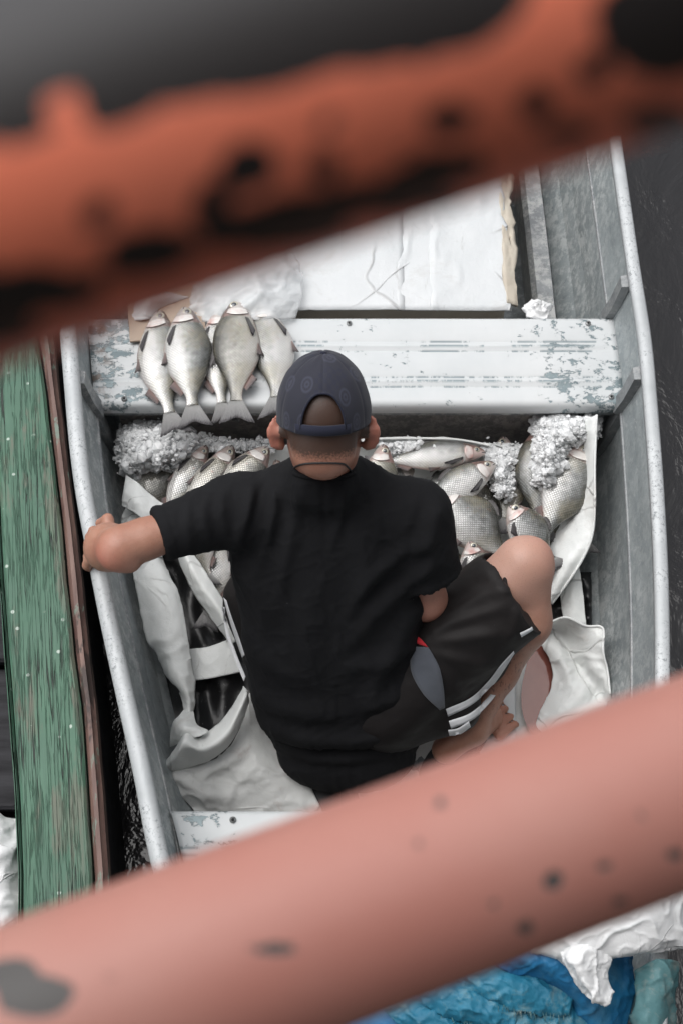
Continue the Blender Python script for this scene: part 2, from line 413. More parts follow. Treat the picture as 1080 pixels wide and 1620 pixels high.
# fish ---------------------------------------------------------------
def m_fish(name, back, side, belly, darkness):
    t = NT(name); uv = t.sep(t.tc.outputs['UV'])
    u, v = uv[0], uv[1]                    # metres along, metres across (dorsal +)
    h = t.attr('side')                     # -1 belly .. 1 back
    s = t.attr('along')                    # 0 snout .. 1 tail root
    S = 1 / .0048
    a = t.math('MULTIPLY', t.math('ADD', u, v), S * PI * .72); b = t.math('MULTIPLY', t.math('SUBTRACT', u, v), S * PI * .72)
    lat = t.math('MULTIPLY', t.math('SINE', a), t.math('SINE', b))
    lat = t.math('ABSOLUTE', lat)
    scal = t.ramp(lat, .02, .55)
    onbody = t.ramp(s, .205, .225)
    nz = t.noise(14, 5, .65); nf = t.noise(60, 4, .7)
    hb = t.math('ADD', h, t.math('ADD', t.math('MULTIPLY', t.math('SUBTRACT', nz, .5), .9), t.math('MULTIPLY', t.math('SUBTRACT', nf, .5), 1.2)))
    c = t.mix(t.ramp(hb, -.3, .88), side, back)
    c = t.mix(t.ramp(hb, -1.1, .15, (1, 1, 1), (0, 0, 0)), c, belly)
    mott = t.math('MULTIPLY', t.ramp(t.noise(30, 8, .85), .42, .76), t.ramp(h, -.9, .6))
    c = t.mix(t.math('MULTIPLY', mott, darkness), c, (.10, .095, .08))
    edge = t.math('MULTIPLY', t.math('SUBTRACT', 1.0, scal), t.math('MULTIPLY', onbody, t.ramp(h, -.9, .2, (.35,) * 3, (.85,) * 3)))
    c = t.mix(t.math('MULTIPLY', edge, .95), c, (.06, .056, .05))
    c = t.mix(t.math('MULTIPLY', t.ramp(t.noise(11, 5, .7), .48, .66), .38), c, (.33, .29, .19))
    c = t.mix(t.math('MULTIPLY', t.ramp(t.noise(19, 6, .8, None, .5), .64, .70), .55), c, (.36, .13, .10))
    # pinkish flush on belly edge and head
    pk = t.math('MULTIPLY', t.ramp(h, -1.0, -.86, (1, 1, 1), (0, 0, 0)), t.ramp(t.noise(9, 3), .45, .6))
    c = t.mix(t.math('MULTIPLY', pk, .35), c, (.50, .17, .14))
    hd = t.mix(t.ramp(hb, .1, .7), (.50, .46, .43), (.07, .062, .052))
    hd = t.mix(t.math('MULTIPLY', t.ramp(nz, .45, .62), .5), hd, (.46, .27, .24))
    c = t.mix(t.math('SUBTRACT', 1.0, onbody), c, hd)
    n = t.bump(t.math('MULTIPLY', scal, onbody), .55, .0011)
    n = t.bump(nf, .12, .001, n)
    return t.fin(c, n, t.mix(t.math('MULTIPLY', scal, onbody), (.30,) * 3, (.20,) * 3), .28, Coat_Weight=.7, Coat_Roughness=.08)
M['fishA'] = m_fish('silver_fish_skin', (.06, .066, .062), (.45, .465, .46), (.68, .67, .65), .7)
M['fishB'] = m_fish('dark_backed_fish_skin', (.035, .035, .028), (.33, .325, .29), (.60, .58, .54), .9)
M['fishC'] = m_fish('pale_fish_skin', (.13, .14, .135), (.50, .51, .505), (.70, .68, .66), .55)
def m_fin(name, root, tip):
    t = NT(name); uv = t.sep(t.tc.outputs['UV'])
    ray = t.n('ShaderNodeTexWave'); ray.inputs['Scale'].default_value = 6.5; ray.inputs['Distortion'].default_value = 1.2
    ray.bands_direction = 'Y'; t.link(t.tc.outputs['UV'], ray.inputs[0])
    c = t.mix(t.ramp(uv[0], .1, .9), root, tip)
    c = t.mix(t.math('MULTIPLY', ray.outputs['Fac'], .45), c, tuple(x * .45 for x in tip))
    return t.fin(c, t.bump(ray.outputs['Fac'], .5, .001), .4)
M['fin_grey'] = m_fin('grey_fin', (.20, .20, .20), (.10, .09, .09))
M['fin_red'] = m_fin('reddish_fin', (.27, .18, .16), (.12, .10, .10))
M['fin_dark'] = m_fin('dark_fin', (.10, .095, .095), (.045, .04, .045))
M['tailfin'] = m_fin('tail_fin_skin', (.34, .34, .33), (.12, .115, .12))
t = NT('fish_gill_skin'); M['gill'] = t.fin(t.mix(t.ramp(t.noise(30, 4), .46, .68), (.68, .65, .62), (.50, .30, .27)), None, .22, .1, Coat_Weight=.4)
t = NT('fish_eye_silver'); M['eye'] = t.fin((.50, .47, .38), None, .15, .3, Coat_Weight=1.0)
t = NT('fish_pupil'); M['pupil'] = t.fin((.03, .038, .045), None, .08, 0, Coat_Weight=1.0)

# person ---------------------------------------------------------------
t = NT('skin')
c = t.mix(t.ramp(t.noise(16, 4, .6), .3, .7), (.325, .15, .10), (.44, .235, .17))
c = t.mix(t.attr('tint'), c, (.50, .17, .13))
c = t.mix(t.attr('pale'), c, (.50, .29, .225))
c = t.mix(t.math('MULTIPLY', t.ramp(t.noise(420, 2, .6), .58, .68), .25), c, (.22, .10, .07))
st = t.ramp(t.math('ADD', t.attr('hair'), t.math('MULTIPLY', t.math('SUBTRACT', t.noise(260, 3, .7), .5), .9)), .35, .75)
c = t.mix(t.math('MULTIPLY', st, .9), c, (.035, .023, .018))
lh = t.math('MULTIPLY', t.attr('leghair'), t.ramp(t.noise(160, 2, .7, t.map((1, .3, .3), rot=(0, .4, 0))), .56, .62))
c = t.mix(t.math('MULTIPLY', lh, .6), c, (.06, .035, .03))
n = t.bump(t.noise(300, 3, .6), .32, .0010); n = t.bump(t.noise(40, 3, .6), .12, .002, n)
M['skin'] = t.fin(c, n, .46, Subsurface_Weight=.12, Subsurface_Scale=.01)
t.b.inputs['Subsurface Radius'].default_value = (1, .35, .2)
def m_cloth(name, a, b, rough=.85, sheen=.25, fleck=True, weave=900):
    t = NT(name)
    c = t.mix(t.ramp(t.noise(8, 4), .3, .7), a, b)
    if fleck:
        f = t.ramp(t.voro(48), .018, .028, (1, 1, 1), (0, 0, 0)); f = t.math('MULTIPLY', f, t.ramp(t.noise(21, 2), .60, .63))
        c = t.mix(f, c, (.42, .42, .43))
    n = t.bump(t.noise(weave, 2), .2, .0006); n = t.bump(t.noise(30, 4, .55, None, .5), .22, .004, n)
    return t.fin(c, n, rough, Sheen_Weight=sheen, Sheen_Roughness=.5, Specular_IOR_Level=.25)
M['shirt'] = m_cloth('black_jersey', (.0055, .0056, .0068), (.0085, .0087, .0102), .9, 0)
M['shorts'] = m_cloth('black_polyester', (.0095, .0080, .0080), (.0145, .0122, .0122), .62, 0)
M['stripe'] = m_cloth('white_stripe_tape', (.60, .61, .63), (.72, .73, .75), .6, .1, False)
M['grey_knit'] = m_cloth('grey_melange', (.055, .06, .075), (.095, .105, .125), .9, .3, False)
M['red_cloth'] = m_cloth('red_waistband', (.45, .02, .03), (.52, .03, .04), .7, .1, False)
M['cord'] = NT('black_cord').fin((.012, .011, .012), None, .6)
M['sole'] = NT('black_rubber').fin((.014, .014, .015), None, .5)
M['nail'] = NT('nail').fin((.55, .33, .27), None, .3)

t = NT('navy_printed_cap'); uv = t.sep(t.tc.outputs['UV'])
u, v = uv[0], uv[1]
CK = 1 / .0048
chk = t.math('MULTIPLY', t.math('SINE', t.math('MULTIPLY', u, PI * CK * .5)), t.math('SINE', t.math('MULTIPLY', v, PI * CK * .5)))
chk = t.ramp(t.math('MULTIPLY', chk, 1.0), -.1, .1)
vm = t.n('ShaderNodeTexVoronoi'); vm.inputs['Scale'].default_value = 17; vm.inputs['Randomness'].default_value = .75
t.link(t.tc.outputs['UV'], vm.inputs[0])
zone = t.ramp(t.sep(vm.outputs['Color'])[0], .45, .47)
base = t.mix(t.noise(5, 3), (.014, .0148, .025), (.021, .0222, .036))
c = t.mix(t.math('MULTIPLY', t.math('MULTIPLY', chk, zone), .75), base, (.014, .016, .033))
for (cu, cv) in ((.052, -.012), (-.035, .004), (.012, .058), (-.075, .03), (-.062, -.052), (.07, .05), (.10, -.03), (-.11, -.02)):
    du = t.math('SUBTRACT', u, cu); dv = t.math('SUBTRACT', v, cv)
    r = t.math('SQRT', t.math('ADD', t.math('MULTIPLY', du, du), t.math('MULTIPLY', dv, dv)))
    ins = t.ramp(r, .0165, .0168, (1, 1, 1), (0, 0, 0))
    c = t.mix(ins, c, (.017, .018, .029))
    rg = t.ramp(t.math('ABSOLUTE', t.math('SUBTRACT', r, .0125)), .0005, .0011, (1, 1, 1), (0, 0, 0))
    rg2 = t.ramp(t.math('ABSOLUTE', t.math('SUBTRACT', r, .0045)), .0005, .001, (1, 1, 1), (0, 0, 0))
    ang = t.math('ARCTAN2', dv, du)
    sp = t.ramp(t.math('ABSOLUTE', t.math('SINE', t.math('MULTIPLY', ang, 5.0))), .10, .22, (1, 1, 1), (0, 0, 0))
    sp = t.math('MULTIPLY', sp, t.ramp(r, .012, .0125, (1, 1, 1), (0, 0, 0)))
    m = t.math('MAXIMUM', t.math('MAXIMUM', rg, rg2), t.math('MULTIPLY', sp, .7))
    c = t.mix(t.math('MULTIPLY', m, .5), c, (.06, .064, .10))
n = t.bump(t.noise(1100, 2), .2, .0006)
M['cap'] = t.fin(c, n, .85, Sheen_Weight=.1)
M['cap_plain'] = m_cloth('navy_cap_trim', (.014, .016, .03), (.02, .022, .04), .85, .1, False)

def m_weave(name, a, b, worn, amt):
    t = NT(name)
    c = t.mix(t.ramp(t.noise(6, 5, .6), .3, .7), a, b)
    c = t.mix(t.math('MULTIPLY', t.ramp(t.noise(14, 7, .75, None, .4), .5, .66), amt), c, worn)
    wv = t.noise(220, 2, .5, t.map((1, .4, 1)))
    n = t.bump(wv, .4, .001); n = t.bump(t.noise(20, 5, .65), .5, .008, n)
    return t.fin(c, n, .6)
M['blue_weave'] = m_weave('blue_woven_sack', (.008, .12, .21), (.02, .20, .31), (.25, .36, .36), .6)
M['blue_tarp'] = m_weave('blue_tarpaulin', (.006, .10, .26), (.015, .18, .36), (.15, .33, .42), .3)
M['teal_weave'] = m_weave('teal_worn_sack', (.06, .17, .19), (.12, .24, .25), (.30, .31, .28), .8)
t = NT('weathered_concrete'); M['concrete'] = t.fin(t.mix(t.noise(4, 6, .7), (.16, .155, .15), (.28, .27, .26)), t.bump(t.noise(40, 5), .4, .004), .85)
t = NT('pile_wood'); M['pile'] = t.fin(t.mix(t.noise(9, 5), (.07, .055, .045), (.14, .11, .09)), None, .8)

# ------------------------------------------------------------------ water, far bank
n = 160
def wgrid(x0, x1, y0, y1, nx, ny):
    V = []
    for i in range(nx):
        for j in range(ny):
            V.append((x0 + (x1 - x0) * i / (nx - 1), y0 + (y1 - y0) * j / (ny - 1), 0.0))
    return V, grid_faces(nx, ny)
V, F = wgrid(-220, 220, -220, 220, 12, 12)
props(obj('water', V, F, M['water'], origin=(0, 0, 0)), kind='structure')

# ------------------------------------------------------------------ aluminium skiff
GZ, FZ, BZ = 0.48, 0.045, 0.34           # gunwale, floor and bench heights
Lp = [(104, 480), (107, 522), (115, 604), (121, 685), (134, 790), (147, 850), (159, 911), (172, 981), (189, 1055), (205, 1130), (228, 1225), (251, 1360)]
Rp = [(975, 243), (1003, 440), (1020, 540), (1029, 655), (1037, 760), (1044, 890), (1046, 980), (1047, 1050)]
Lw = np.array([P(a, b, GZ)[:2] for a, b in Lp]); Rw = np.array([P(a, b, GZ)[:2] for a, b in Rp])
Lk = [(-.60, 3.3), (-.605, 2.4)] + [tuple(q) for q in Lw] + [(-.16, .2), (.02, -.25), (.20, -.62)]
Rk = [(.56, 3.3), (.618, 2.6)] + [tuple(q) for q in Rw] + [(.565, .72), (.52, .3), (.42, -.15), (.26, -.62)]
Lk = np.array(sorted(Lk, key=lambda q: q[1])); Rk = np.array(sorted(Rk, key=lambda q: q[1]))
def xl(y): return float(np.interp(y, Lk[:, 1], Lk[:, 0]))
def xr(y): return float(np.interp(y, Rk[:, 1], Rk[:, 0]))
ys = np.linspace(-.62, 3.3, 120)
k = np.array([1, 2, 3, 4, 3, 2, 1.0]); k /= k.sum()
def smooth(a): return np.convolve(np.pad(a, 3, mode='edge'), k, 'valid')
XL = smooth(np.array([xl(y) for y in ys])); XR = smooth(np.array([xr(y) for y in ys]))
XL[0] = XL[1] - .0; XR[0] = max(XR[0], XL[0] + .05)
def xls(y): return float(np.interp(y, ys, XL))
def xrs(y): return float(np.interp(y, ys, XR))
skiff = thing('skiff', (0.08, 1.2, 0), 'long aluminium fishing skiff with white painted benches, carrying the seated man and his fish', 'boat')
prof = [(0.0, GZ), (.012, GZ - .10), (.022, GZ - .155), (.014, GZ - .165), (.022, GZ - .26), (.03, GZ - .32), (.045, .10), (.075, FZ)]   # inset, z
def flare(y): return 1.0
for side, Xs, sg in (('l', XL, 1), ('r', XR, -1)):
    V = []
    for i, y in enumerate(ys):
        w = min(1.0, (XR[i] - XL[i]) / .5)
        for d, z in prof: V.append((Xs[i] + sg * d * w * 1.25, y, z))
        for d, z in prof[::-1]:
            V.append((Xs[i] + sg * (d * w * 1.25 - .006), y, z if z > FZ else -.12))
    m = len(prof) * 2
    F = grid_faces(len(ys), m, False, True)
    o = obj('hull_side', V, F, M['hull'], skiff, smooth=False)
    o['label'] = 'inner hull side along the ' + ('green boat' if side == 'l' else 'open water')
# floor
V = []
for i, y in enumerate(ys):
    w = min(1.0, (XR[i] - XL[i]) / .5)
    a = XL[i] + .094 * w; b = XR[i] - .094 * w
    for f in np.linspace(0, 1, 9): V.append((a + (b - a) * f, y, FZ))
V2 = [(x, y, -.12) for x, y, z in V]
F = grid_faces(len(ys), 9)
obj('hull_floor', V, F, M['hull_floor'], skiff, solid=.01)
obj('hull_bottom', [(x, y, z) for x, y, z in V2], F, M['hull_floor'], skiff, solid=.01)
# transom at the far end
mb = MB(); mb.box((.0, 3.3, .18), (1.2, .02, .60)); mb.build('transom', M['hull'], skiff, smooth=False)
# gunwales: rolled rail, rounded top, small inner crease
for Xs, sg, lab in ((XL, -1, 'l'), (XR, 1, 'r')):
    V = []
    sec = [(-.016, -.012), (-.017, .002), (-.012, .011), (-.003, .0145), (.006, .0135), (.014, .008), (.018, -.002), (.018, -.026), (.012, -.030), (.010, -.014)]
    if lab == 'r': sec = [(-.012, -.014), (-.013, .004), (-.009, .009), (.0, .0105), (.010, .009), (.0145, .003), (.0145, -.026), (.010, -.030), (.008, -.014)]
    for i, y in enumerate(ys):
        for a, b in sec: V.append((Xs[i] + (sg * a), y, GZ + b))
    F = grid_faces(len(ys), len(sec), False, True)
    o = obj('gunwale', V, F, M['gunwale'], skiff)
for Xs, sg in ((XL, 1), (XR, -1)):
    pts = [(Xs[i] + sg * .0275 * min(1.0, (XR[i] - XL[i]) / .5), ys[i], GZ - .16) for i in range(2, len(ys))]
    V, F = tube_vf(pts, .0045, 8); obj('side_seam', V, F, M['rib'], skiff)
# ribs running down the hull side at the benches
def rib(y, side, wid=.03, ztop=GZ - .022, dep=.018):
    f = xls if side < 0 else xrs; s = -side
    V = []
    for d, z in [(0.006, ztop)] + [(a * 1.25, b) for a, b in prof[1:]]:
        x0 = f(y) + s * d
        V += [(x0, y - wid / 2, z), (x0 + s * dep, y - wid / 2 + .002, z - .004), (x0 + s * dep, y + wid / 2 - .002, z - .004), (x0, y + wid / 2, z)]
    m = len(V) // 4; F = grid_faces(m, 4, False, True) + [(0, 1, 2, 3), tuple(4 * (m - 1) + q for q in (3, 2, 1, 0))]
    return obj('rib', V, F, M['rib'], skiff, smooth=False)
YF, YB = P(560, 640, BZ)[1], P(560, 503, BZ)[1]
rib(YF + .005, 1, .034); rib(YB + .015, 1, .034); rib(YF - .005, -1, .034); rib(YB + .02, -1, .03); rib(2.9, 1); rib(2.9, -1); rib(.60, 1); rib(.45, -1)
# stringer along the far right
V = []
for y in np.linspace(YB + .02, 3.28, 20):
    x = xrs(y) - .17
    for a, z in ((0, .05), (0, .16), (.012, .172), (.05, .172), (.05, .166), (.075, .05)): V.append((x + a, y, z))
o = obj('stringer', V, grid_faces(20, 6, False, True), M['rib'], skiff, smooth=False)
# benches
def bench(yf, yb, xa, xb, xc, xd, name='bench', label=None):
    """front edge xa..xb at yf, back edge xc..xd at yb"""
    D = yb - yf
    pr = [(0.0, -.036), (-.003, -.030), (-.002, -.008), (.004, -.001), (.014, 0)]
    gr = []
    def dip(t0, w, d):
        return [(t0 - w, 0, 0), (t0 - w * .45, d, .55), (t0, d * 1.15, 1), (t0 + w * .45, d, .55), (t0 + w, 0, 0)]
    g = []
    for t0, w, d in ((.20 * D, .004, -.0014), (.26 * D, .0055, .0024), (.31 * D, .004, -.0012), (.61 * D, .004, -.0014), (.665 * D, .0055, .0024), (.72 * D, .004, -.0012)):
        g += dip(t0, w, d)
    sec = [(a, b, 0) for a, b in pr] + [q for q in g] + [(D - .008, 0, 0), (D, -.003, 0), (D, -.03, 0)]
    nx = 90; V = []; at = []
    for i in range(nx):
        f = i / (nx - 1)
        e = min(1, min(f, 1 - f) * 14)          # grooves fade out before the ends
        for (t_, z, gv) in sec:
            q = min(1, max(0, t_ / D)); a = xa + (xc - xa) * q; b = xb + (xd - xb) * q
            x = a + (b - a) * f
            gz = z if (z < -.002 and (t_ < .01 or t_ > D - .01)) or t_ < .02 else z * e
            gz += .0012 * noise.noise(Vector((x * 6, t_ * 9, yf)))
            V.append((x, yf + t_, BZ + gz)); at.append(gv * (1 if (.12 < t_ / D < .9) else 0))
    o = obj(name, V, grid_faces(nx, len(sec)), M['bench'], skiff, attrs={'groove': at}, solid=.003, smooth=True)
    if label: o['label'] = label
    for fx, fy in ((.055, .06), (.055, .93), (.48, .93), (.945, .93), (.975, .08), (.5, .07)):
        x = xa + (xb - xa) * fx; r_ = MB()
        c = (x, yf + D * fy, BZ + .001)
        r_.tube([(c[0], c[1], c[2] - .003), (c[0], c[1], c[2] + .0025)], .0062, 14)
        r_.build('rivet', M['rivet'], skiff)
        r2 = MB(); r2.tube([(c[0], c[1], c[2] + .002), (c[0], c[1], c[2] + .0032)], .0028, 10); r2.build('rivet_hole', M['hole'], skiff)
    return o
lf, rf = P(137, 655, BZ)[0], P(981, 636, BZ)[0]
bench(YF, YB, xls(YF) + .028, xrs(YF) - .022, xls(YB) + .02, xrs(YB) - .022, 'bench', 'long white chipped bench under the five fish')
mb = MB()
mb.box(((xls(YF) + xrs(YF)) / 2, YF + .030, .175), (1.07, .006, .262)); mb.build('bench_riser', M['wall_far'], skiff, smooth=False)
mb = MB(); mb.box(((xls(YF) + xrs(YF)) / 2, YF + .018, BZ - .052), (1.13, .020, .010)); mb.build('bench_lip', M['rib'], skiff, smooth=False)
mb = MB(); mb.box(((xls(YB) + xrs(YB)) / 2, YB - .02, .175), (1.07, .006, .262)); mb.build('bench_riser', M['wall_far'], skiff, smooth=False)
Y2 = P(300, 1283, BZ)[1]
bench(Y2 - .25, Y2, xls(Y2 - .25) + .03, xrs(Y2 - .25) - .03, xls(Y2) + .03, xrs(Y2) - .03, 'bench', 'near bench with peeling white paint beside the gunwale')
mb = MB(); mb.box(((xls(Y2) + xrs(Y2)) / 2, Y2 - .02, .175), (xrs(Y2) - xls(Y2) - .16, .006, .262)); mb.build('bench_riser', M['wall_far'], skiff, smooth=False)

# ------------------------------------------------------------------ green wooden boat on the left
gb = thing('wooden_boat', (-.9, 1.2, 0), 'green painted timber boat moored close along the skiff, its gunwale plank cracked and flecked', 'boat')
GW = .40
def strip(name, lft, rgt, z0, z1, mat, parent, n=70, crown=.0, jag=.0, seed=0, label=None, edge=.006):
    A = np.array([P(a, b, z1)[:2] for a, b in lft]); B = np.array([P(a, b, z1)[:2] for a, b in rgt])
    A = A[np.argsort(A[:, 1])]; B = B[np.argsort(B[:, 1])]
    yy = np.linspace(-.5, 3.2, n); V = []
    def ext(A, y):
        if y > A[-1, 1]: s = (A[-1, 0] - A[-3, 0]) / (A[-1, 1] - A[-3, 1]); return A[-1, 0] + s * .6 * (y - A[-1, 1])
        if y < A[0, 1]: s = (A[2, 0] - A[0, 0]) / (A[2, 1] - A[0, 1]); return A[0, 0] + s * .6 * (y - A[0, 1])
        return float(np.interp(y, A[:, 1], A[:, 0]))
    for y in yy:
        a = ext(A, y) + jag * noise.noise(Vector((y * 9, seed, 0))); b = ext(B, y) + jag * noise.noise(Vector((y * 11, seed, 5)))
        w = b - a
        V += [(a, y, z0), (a, y, z1 - edge), (a + edge, y, z1), (a + w * .33, y, z1 + crown), (a + w * .66, y, z1 + crown), (b - edge, y, z1), (b, y, z1 - edge), (b, y, z0)]
    F = grid_faces(n, 8, False, True) + [tuple(range(8)), tuple((n - 1) * 8 + q for q in range(7, -1, -1))]
    o = obj(name, V, F, mat, parent, smooth=False)
    if label: o['label'] = label
    return o
gR = [(52, 480), (61, 537), (74, 626), (83, 707), (97, 818), (106, 918), (121, 1055), (131, 1130), (139, 1250), (147, 1380)]
gL = [(-22, 480), (-18, 537), (-12, 626), (-5, 707), (1, 818), (6, 918), (17, 1055), (22, 1130), (31, 1245), (37, 1380)]
bR = [(78, 480), (84, 537), (93, 626), (107, 737), (119, 833), (129, 926), (143, 1055), (152, 1130), (162, 1260), (171, 1375)]
strip('gunwale_plank', gL, [(a - 1.2, b) for a, b in gR], GW - .035, GW, M['green'], gb, jag=.002, seed=1)
strip('rub_rail', [(a + 1.8, b) for a, b in gR], bR, GW - .05, GW - .004, M['rubrail'], gb, crown=.006, jag=.002, seed=4, edge=.010)
strip('hull_side', [(a + 2, b) for a, b in gR], [(a - 5, b) for a, b in bR], -.3, GW - .05, M['darkwood'], gb, seed=6)
strip('inner_edge_plank', [(a - 9, b) for a, b in gL], [(a - 2, b) for a, b in gL], GW - .09, GW - .012, M['green'], gb, jag=.0015, seed=9)
# inside: dark bottom boards, a green frame, far side
for i in range(11):
    y0 = -.3 + i * .32
    mb = MB(); mb.box((-1.2, y0, .10 + .006 * (i % 3)), (1.08, .305, .03), 0, .006); mb.build('bottom_board', M['darkwood'], gb, smooth=False)
for y0 in (.62, 1.6, 2.6):
    mb = MB(); mb.box((-1.22, y0, .20), (1.02, .05, .16), .04, .006); mb.build('frame_timber', M['green'], gb, smooth=False)
mb = MB(); mb.box((-1.78, 1.35, .12), (.04, 3.7, .6), 0, .006); mb.build('hull_side', M['green'], gb, smooth=False)
mb = MB(); mb.box((-1.78, 1.35, GW + .02), (.13, 3.7, .035), 0, .006); mb.build('gunwale_plank', M['green'], gb, smooth=False)
mb = MB(); mb.box((-1.25, 1.35, -.1), (1.1, 3.7, .03)); mb.build('hull_bottom', M['darkwood'], gb, smooth=False)
mb = MB(); mb.box((-1.22, 3.2, .1), (1.15, .03, .58)); mb.box((-1.22, -.5, .1), (1.15, .03, .58)); 
for yy in (3.2, -.5):
    mb = MB(); mb.box((-1.22, yy, .1), (1.15, .03, .58)); mb.build('end_board', M['green'], gb, smooth=False)

# ------------------------------------------------------------------ railing in the foreground and the pier it stands on
def rail(name, p0, p1, r, mat, parent, attrf, n_al=420, n_ar=96):
    p0, p1 = np.array(p0), np.array(p1); d = nrm(p1 - p0); a = nrm(np.cross(d, (0, 0, 1))); b = np.cross(a, d)
    T = np.linspace(0, 1, n_al); th = np.linspace(0, 2 * PI, n_ar, endpoint=False)
    V = (p0[None, None] + (p1 - p0)[None, None] * T[:, None, None] + r * (np.cos(th)[None, :, None] * a + np.sin(th)[None, :, None] * b)).reshape(-1, 3)
    N = np.tile((np.cos(th)[:, None] * a + np.sin(th)[:, None] * b), (n_al, 1))
    return obj(name, V, grid_faces(n_al, n_ar, False, True), mat, parent, attrs=attrf(V, N))
railing = thing('railing', (0, .17, 1.45), 'orange painted pipe railing with flaking paint, out of focus close to the camera', 'railing')
def blot(px, py, spots):
    a = np.zeros(len(px))
    for (x, y, rx, ry, s) in spots:
        a = np.maximum(a, s * np.exp(-(((px - x) / rx) ** 2 + ((py - y) / ry) ** 2)))
    return a
def nz_arr(V, s, seed): return np.array([fbm(v, 3, s, seed) for v in V])
def low_attr(V, N):
    px, py, dep = proj(V); px = np.where(dep > .05, px, 9e9)
    face = ((CAM - V) * N).sum(1) > 0
    sp = [(695, 1270, 18, 16, .8), (875, 1393, 20, 20, 1.1), (955, 1370, 18, 16, .7), (430, 1502, 52, 13, .95), (832, 1468, 20, 17, .8), (55, 1575, 66, 34, 1.3), (20, 1545, 50, 30, 1.2), (780, 1430, 20, 14, .75),
          (660, 1335, 18, 22, .6), (1015, 1290, 22, 20, .5), (1066, 1352, 26, 18, .7), (980, 1425, 30, 16, .55), (175, 1545, 26, 16, .6), (700, 1490, 60, 14, .55), (555, 1330, 30, 16, .4)]
    c = np.where(face, blot(px, py, sp), .25) + .12 * nz_arr(V, 40, 3) + np.where(face, 0, .25 * nz_arr(V, 16, 9))
    return {'chip': c, 'sheen': np.full(len(V), .5)}
def top_attr(V, N):
    px, py, dep = proj(V); px = np.where(dep > .03, px, 9e9)
    vd = CAM - V; vd /= np.linalg.norm(vd, axis=1, keepdims=True)
    face = (vd * N).sum(1) > 0
    up = (N @ UPV)                                 # + towards the picture's top
    nz = nz_arr(V, 34, 2); nb = nz_arr(V, 90, 5)
    bl = np.interp(px, [0, 50, 100, 150, 200, 270, 400, 500, 650, 760, 820, 850, 1000, 1080], [235, 232, 200, 205, 205, 178, 152, 128, 92, 66, 24, -40, -60, -90])
    worn = np.where(face, np.clip((bl - py + 26 * nz + 16 * nb) / 14 + .5, 0, 1), np.clip((up + .2) * 4, 0, 1))
    worn = np.where(np.hypot((px - 112) / 1.2, py - 172) < 26, 0, worn)
    sp = [(390, 265, 46, 38, 1.2), (515, 262, 30, 24, 1.0), (712, 190, 40, 24, 1.2), (845, 163, 28, 26, 1.1), (155, 338, 22, 28, 1.1), (335, 325, 30, 50, 1.0), (240, 400, 75, 36, 1.1), (430, 360, 120, 34, 1.1),
          (600, 315, 120, 26, 1.1), (720, 272, 46, 16, 1.1), (60, 460, 110, 36, 1.1), (940, 110, 30, 24, .9), (1040, 40, 85, 70, 1.6), (1040, 190, 60, 26, .9), (520, 195, 18, 30, .6), (900, 210, 80, 22, .6), (640, 240, 30, 16, .6)]
    lt = np.clip(px / 740, 0, 1); bd = np.abs(py - (478 - 212 * lt)) * .94; wd = (46 - 20 * lt) * (1 + 1.3 * nz + .8 * nb)
    band = np.where(face & (px < 760), np.clip((wd - bd) / 12 + .5, 0, 1.2), 0)
    c = np.maximum(worn, band); c = np.maximum(c, np.where(face, 1.25 * blot(px, py, sp), 0) + .22 * nb)
    c = np.maximum(c, np.clip((-.80 - up) * 3 + .5 + .5 * nz, 0, 1) * .4)
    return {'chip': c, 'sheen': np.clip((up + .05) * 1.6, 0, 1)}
def rail_pts(x0, y0, x1, y1, r, perp):
    """straight horizontal rail whose centre line passes through two pixels, at the distance that gives its thickness"""
    d = FPX * r * 2 / perp
    c = PD((x0 + x1) / 2, (y0 + y1) / 2, d); z = c[2]
    return P(x0, y0, z), P(x1, y1, z)
def ext(a, b, l):
    m = (a + b) / 2; d = nrm(b - a); return m - d * l, m + d * l
a, b = rail_pts(0, 1650, 1080, 1238, .030, 333); la, lb = ext(a, b, 1.3)
rail('lower_rail', la, lb, .030, M['rail_low'], railing, low_attr, 1000, 110)
a2, b2 = rail_pts(0, 243, 1080, -102, .026, 600); ta, tb = ext(a2, b2, 1.0)
rail('top_rail', ta, tb, .026, M['rail_top'], railing, top_attr, 1000, 120)
print('rails', a, b, a2, b2)
dirr = nrm(lb - la); mid = (a + b) / 2
for s in (-.75, .75):
    c = mid + dirr * s; top = (a2 + b2) / 2 + dirr * s
    V, F = tube_vf([(c[0], c[1], 1.5), tuple(c), tuple(top)], .028, 24)
    na = len(V); obj('post', V, F, M['rail_low'], railing, attrs={'chip': np.zeros(na), 'sheen': np.zeros(na)})
ang = math.atan2(dirr[1], dirr[0]); nn = np.array([dirr[1], -dirr[0], 0])
c = mid + nn * 0.93
dock = thing('pier', (c[0], c[1], 0), 'concrete pier the picture is taken from', 'pier')
mb = MB(); mb.box((c[0], c[1], 1.42), (7, 1.7, .12), ang, .01); mb.build('deck', M['pile'], dock, smooth=False)
mb = MB(); rc_ = c - nn * -.02; mb.box((c[0] + nn[0] * .40, c[1] + nn[1] * .40, 4.35), (7, 1.75, .05), ang, .01); mb.build('added_sky_blocker', M['pile'], dock, smooth=False)  # added unseen slab overhead, keeps sky light off the rails' near side
q = c + nn * 1.0; mb = MB(); mb.box((q[0], q[1], 2.9), (7, .05, 2.9), ang, .01); mb.build('added_rear_blocker', M['pile'], dock, smooth=False)  # added unseen slab behind the camera, darkens the rails' undersides
for s in (-3.2, 3.2):
    for w in (-.72, .72):
        q = c + dirr * s + nn * (w + .3); V, F = tube_vf([(q[0], q[1], 1.4), (q[0], q[1], 4.33)], .05, 16); obj('added_blocker_post', V, F, M['pile'], dock)  # added out-of-view posts, only there to carry the overhead slab
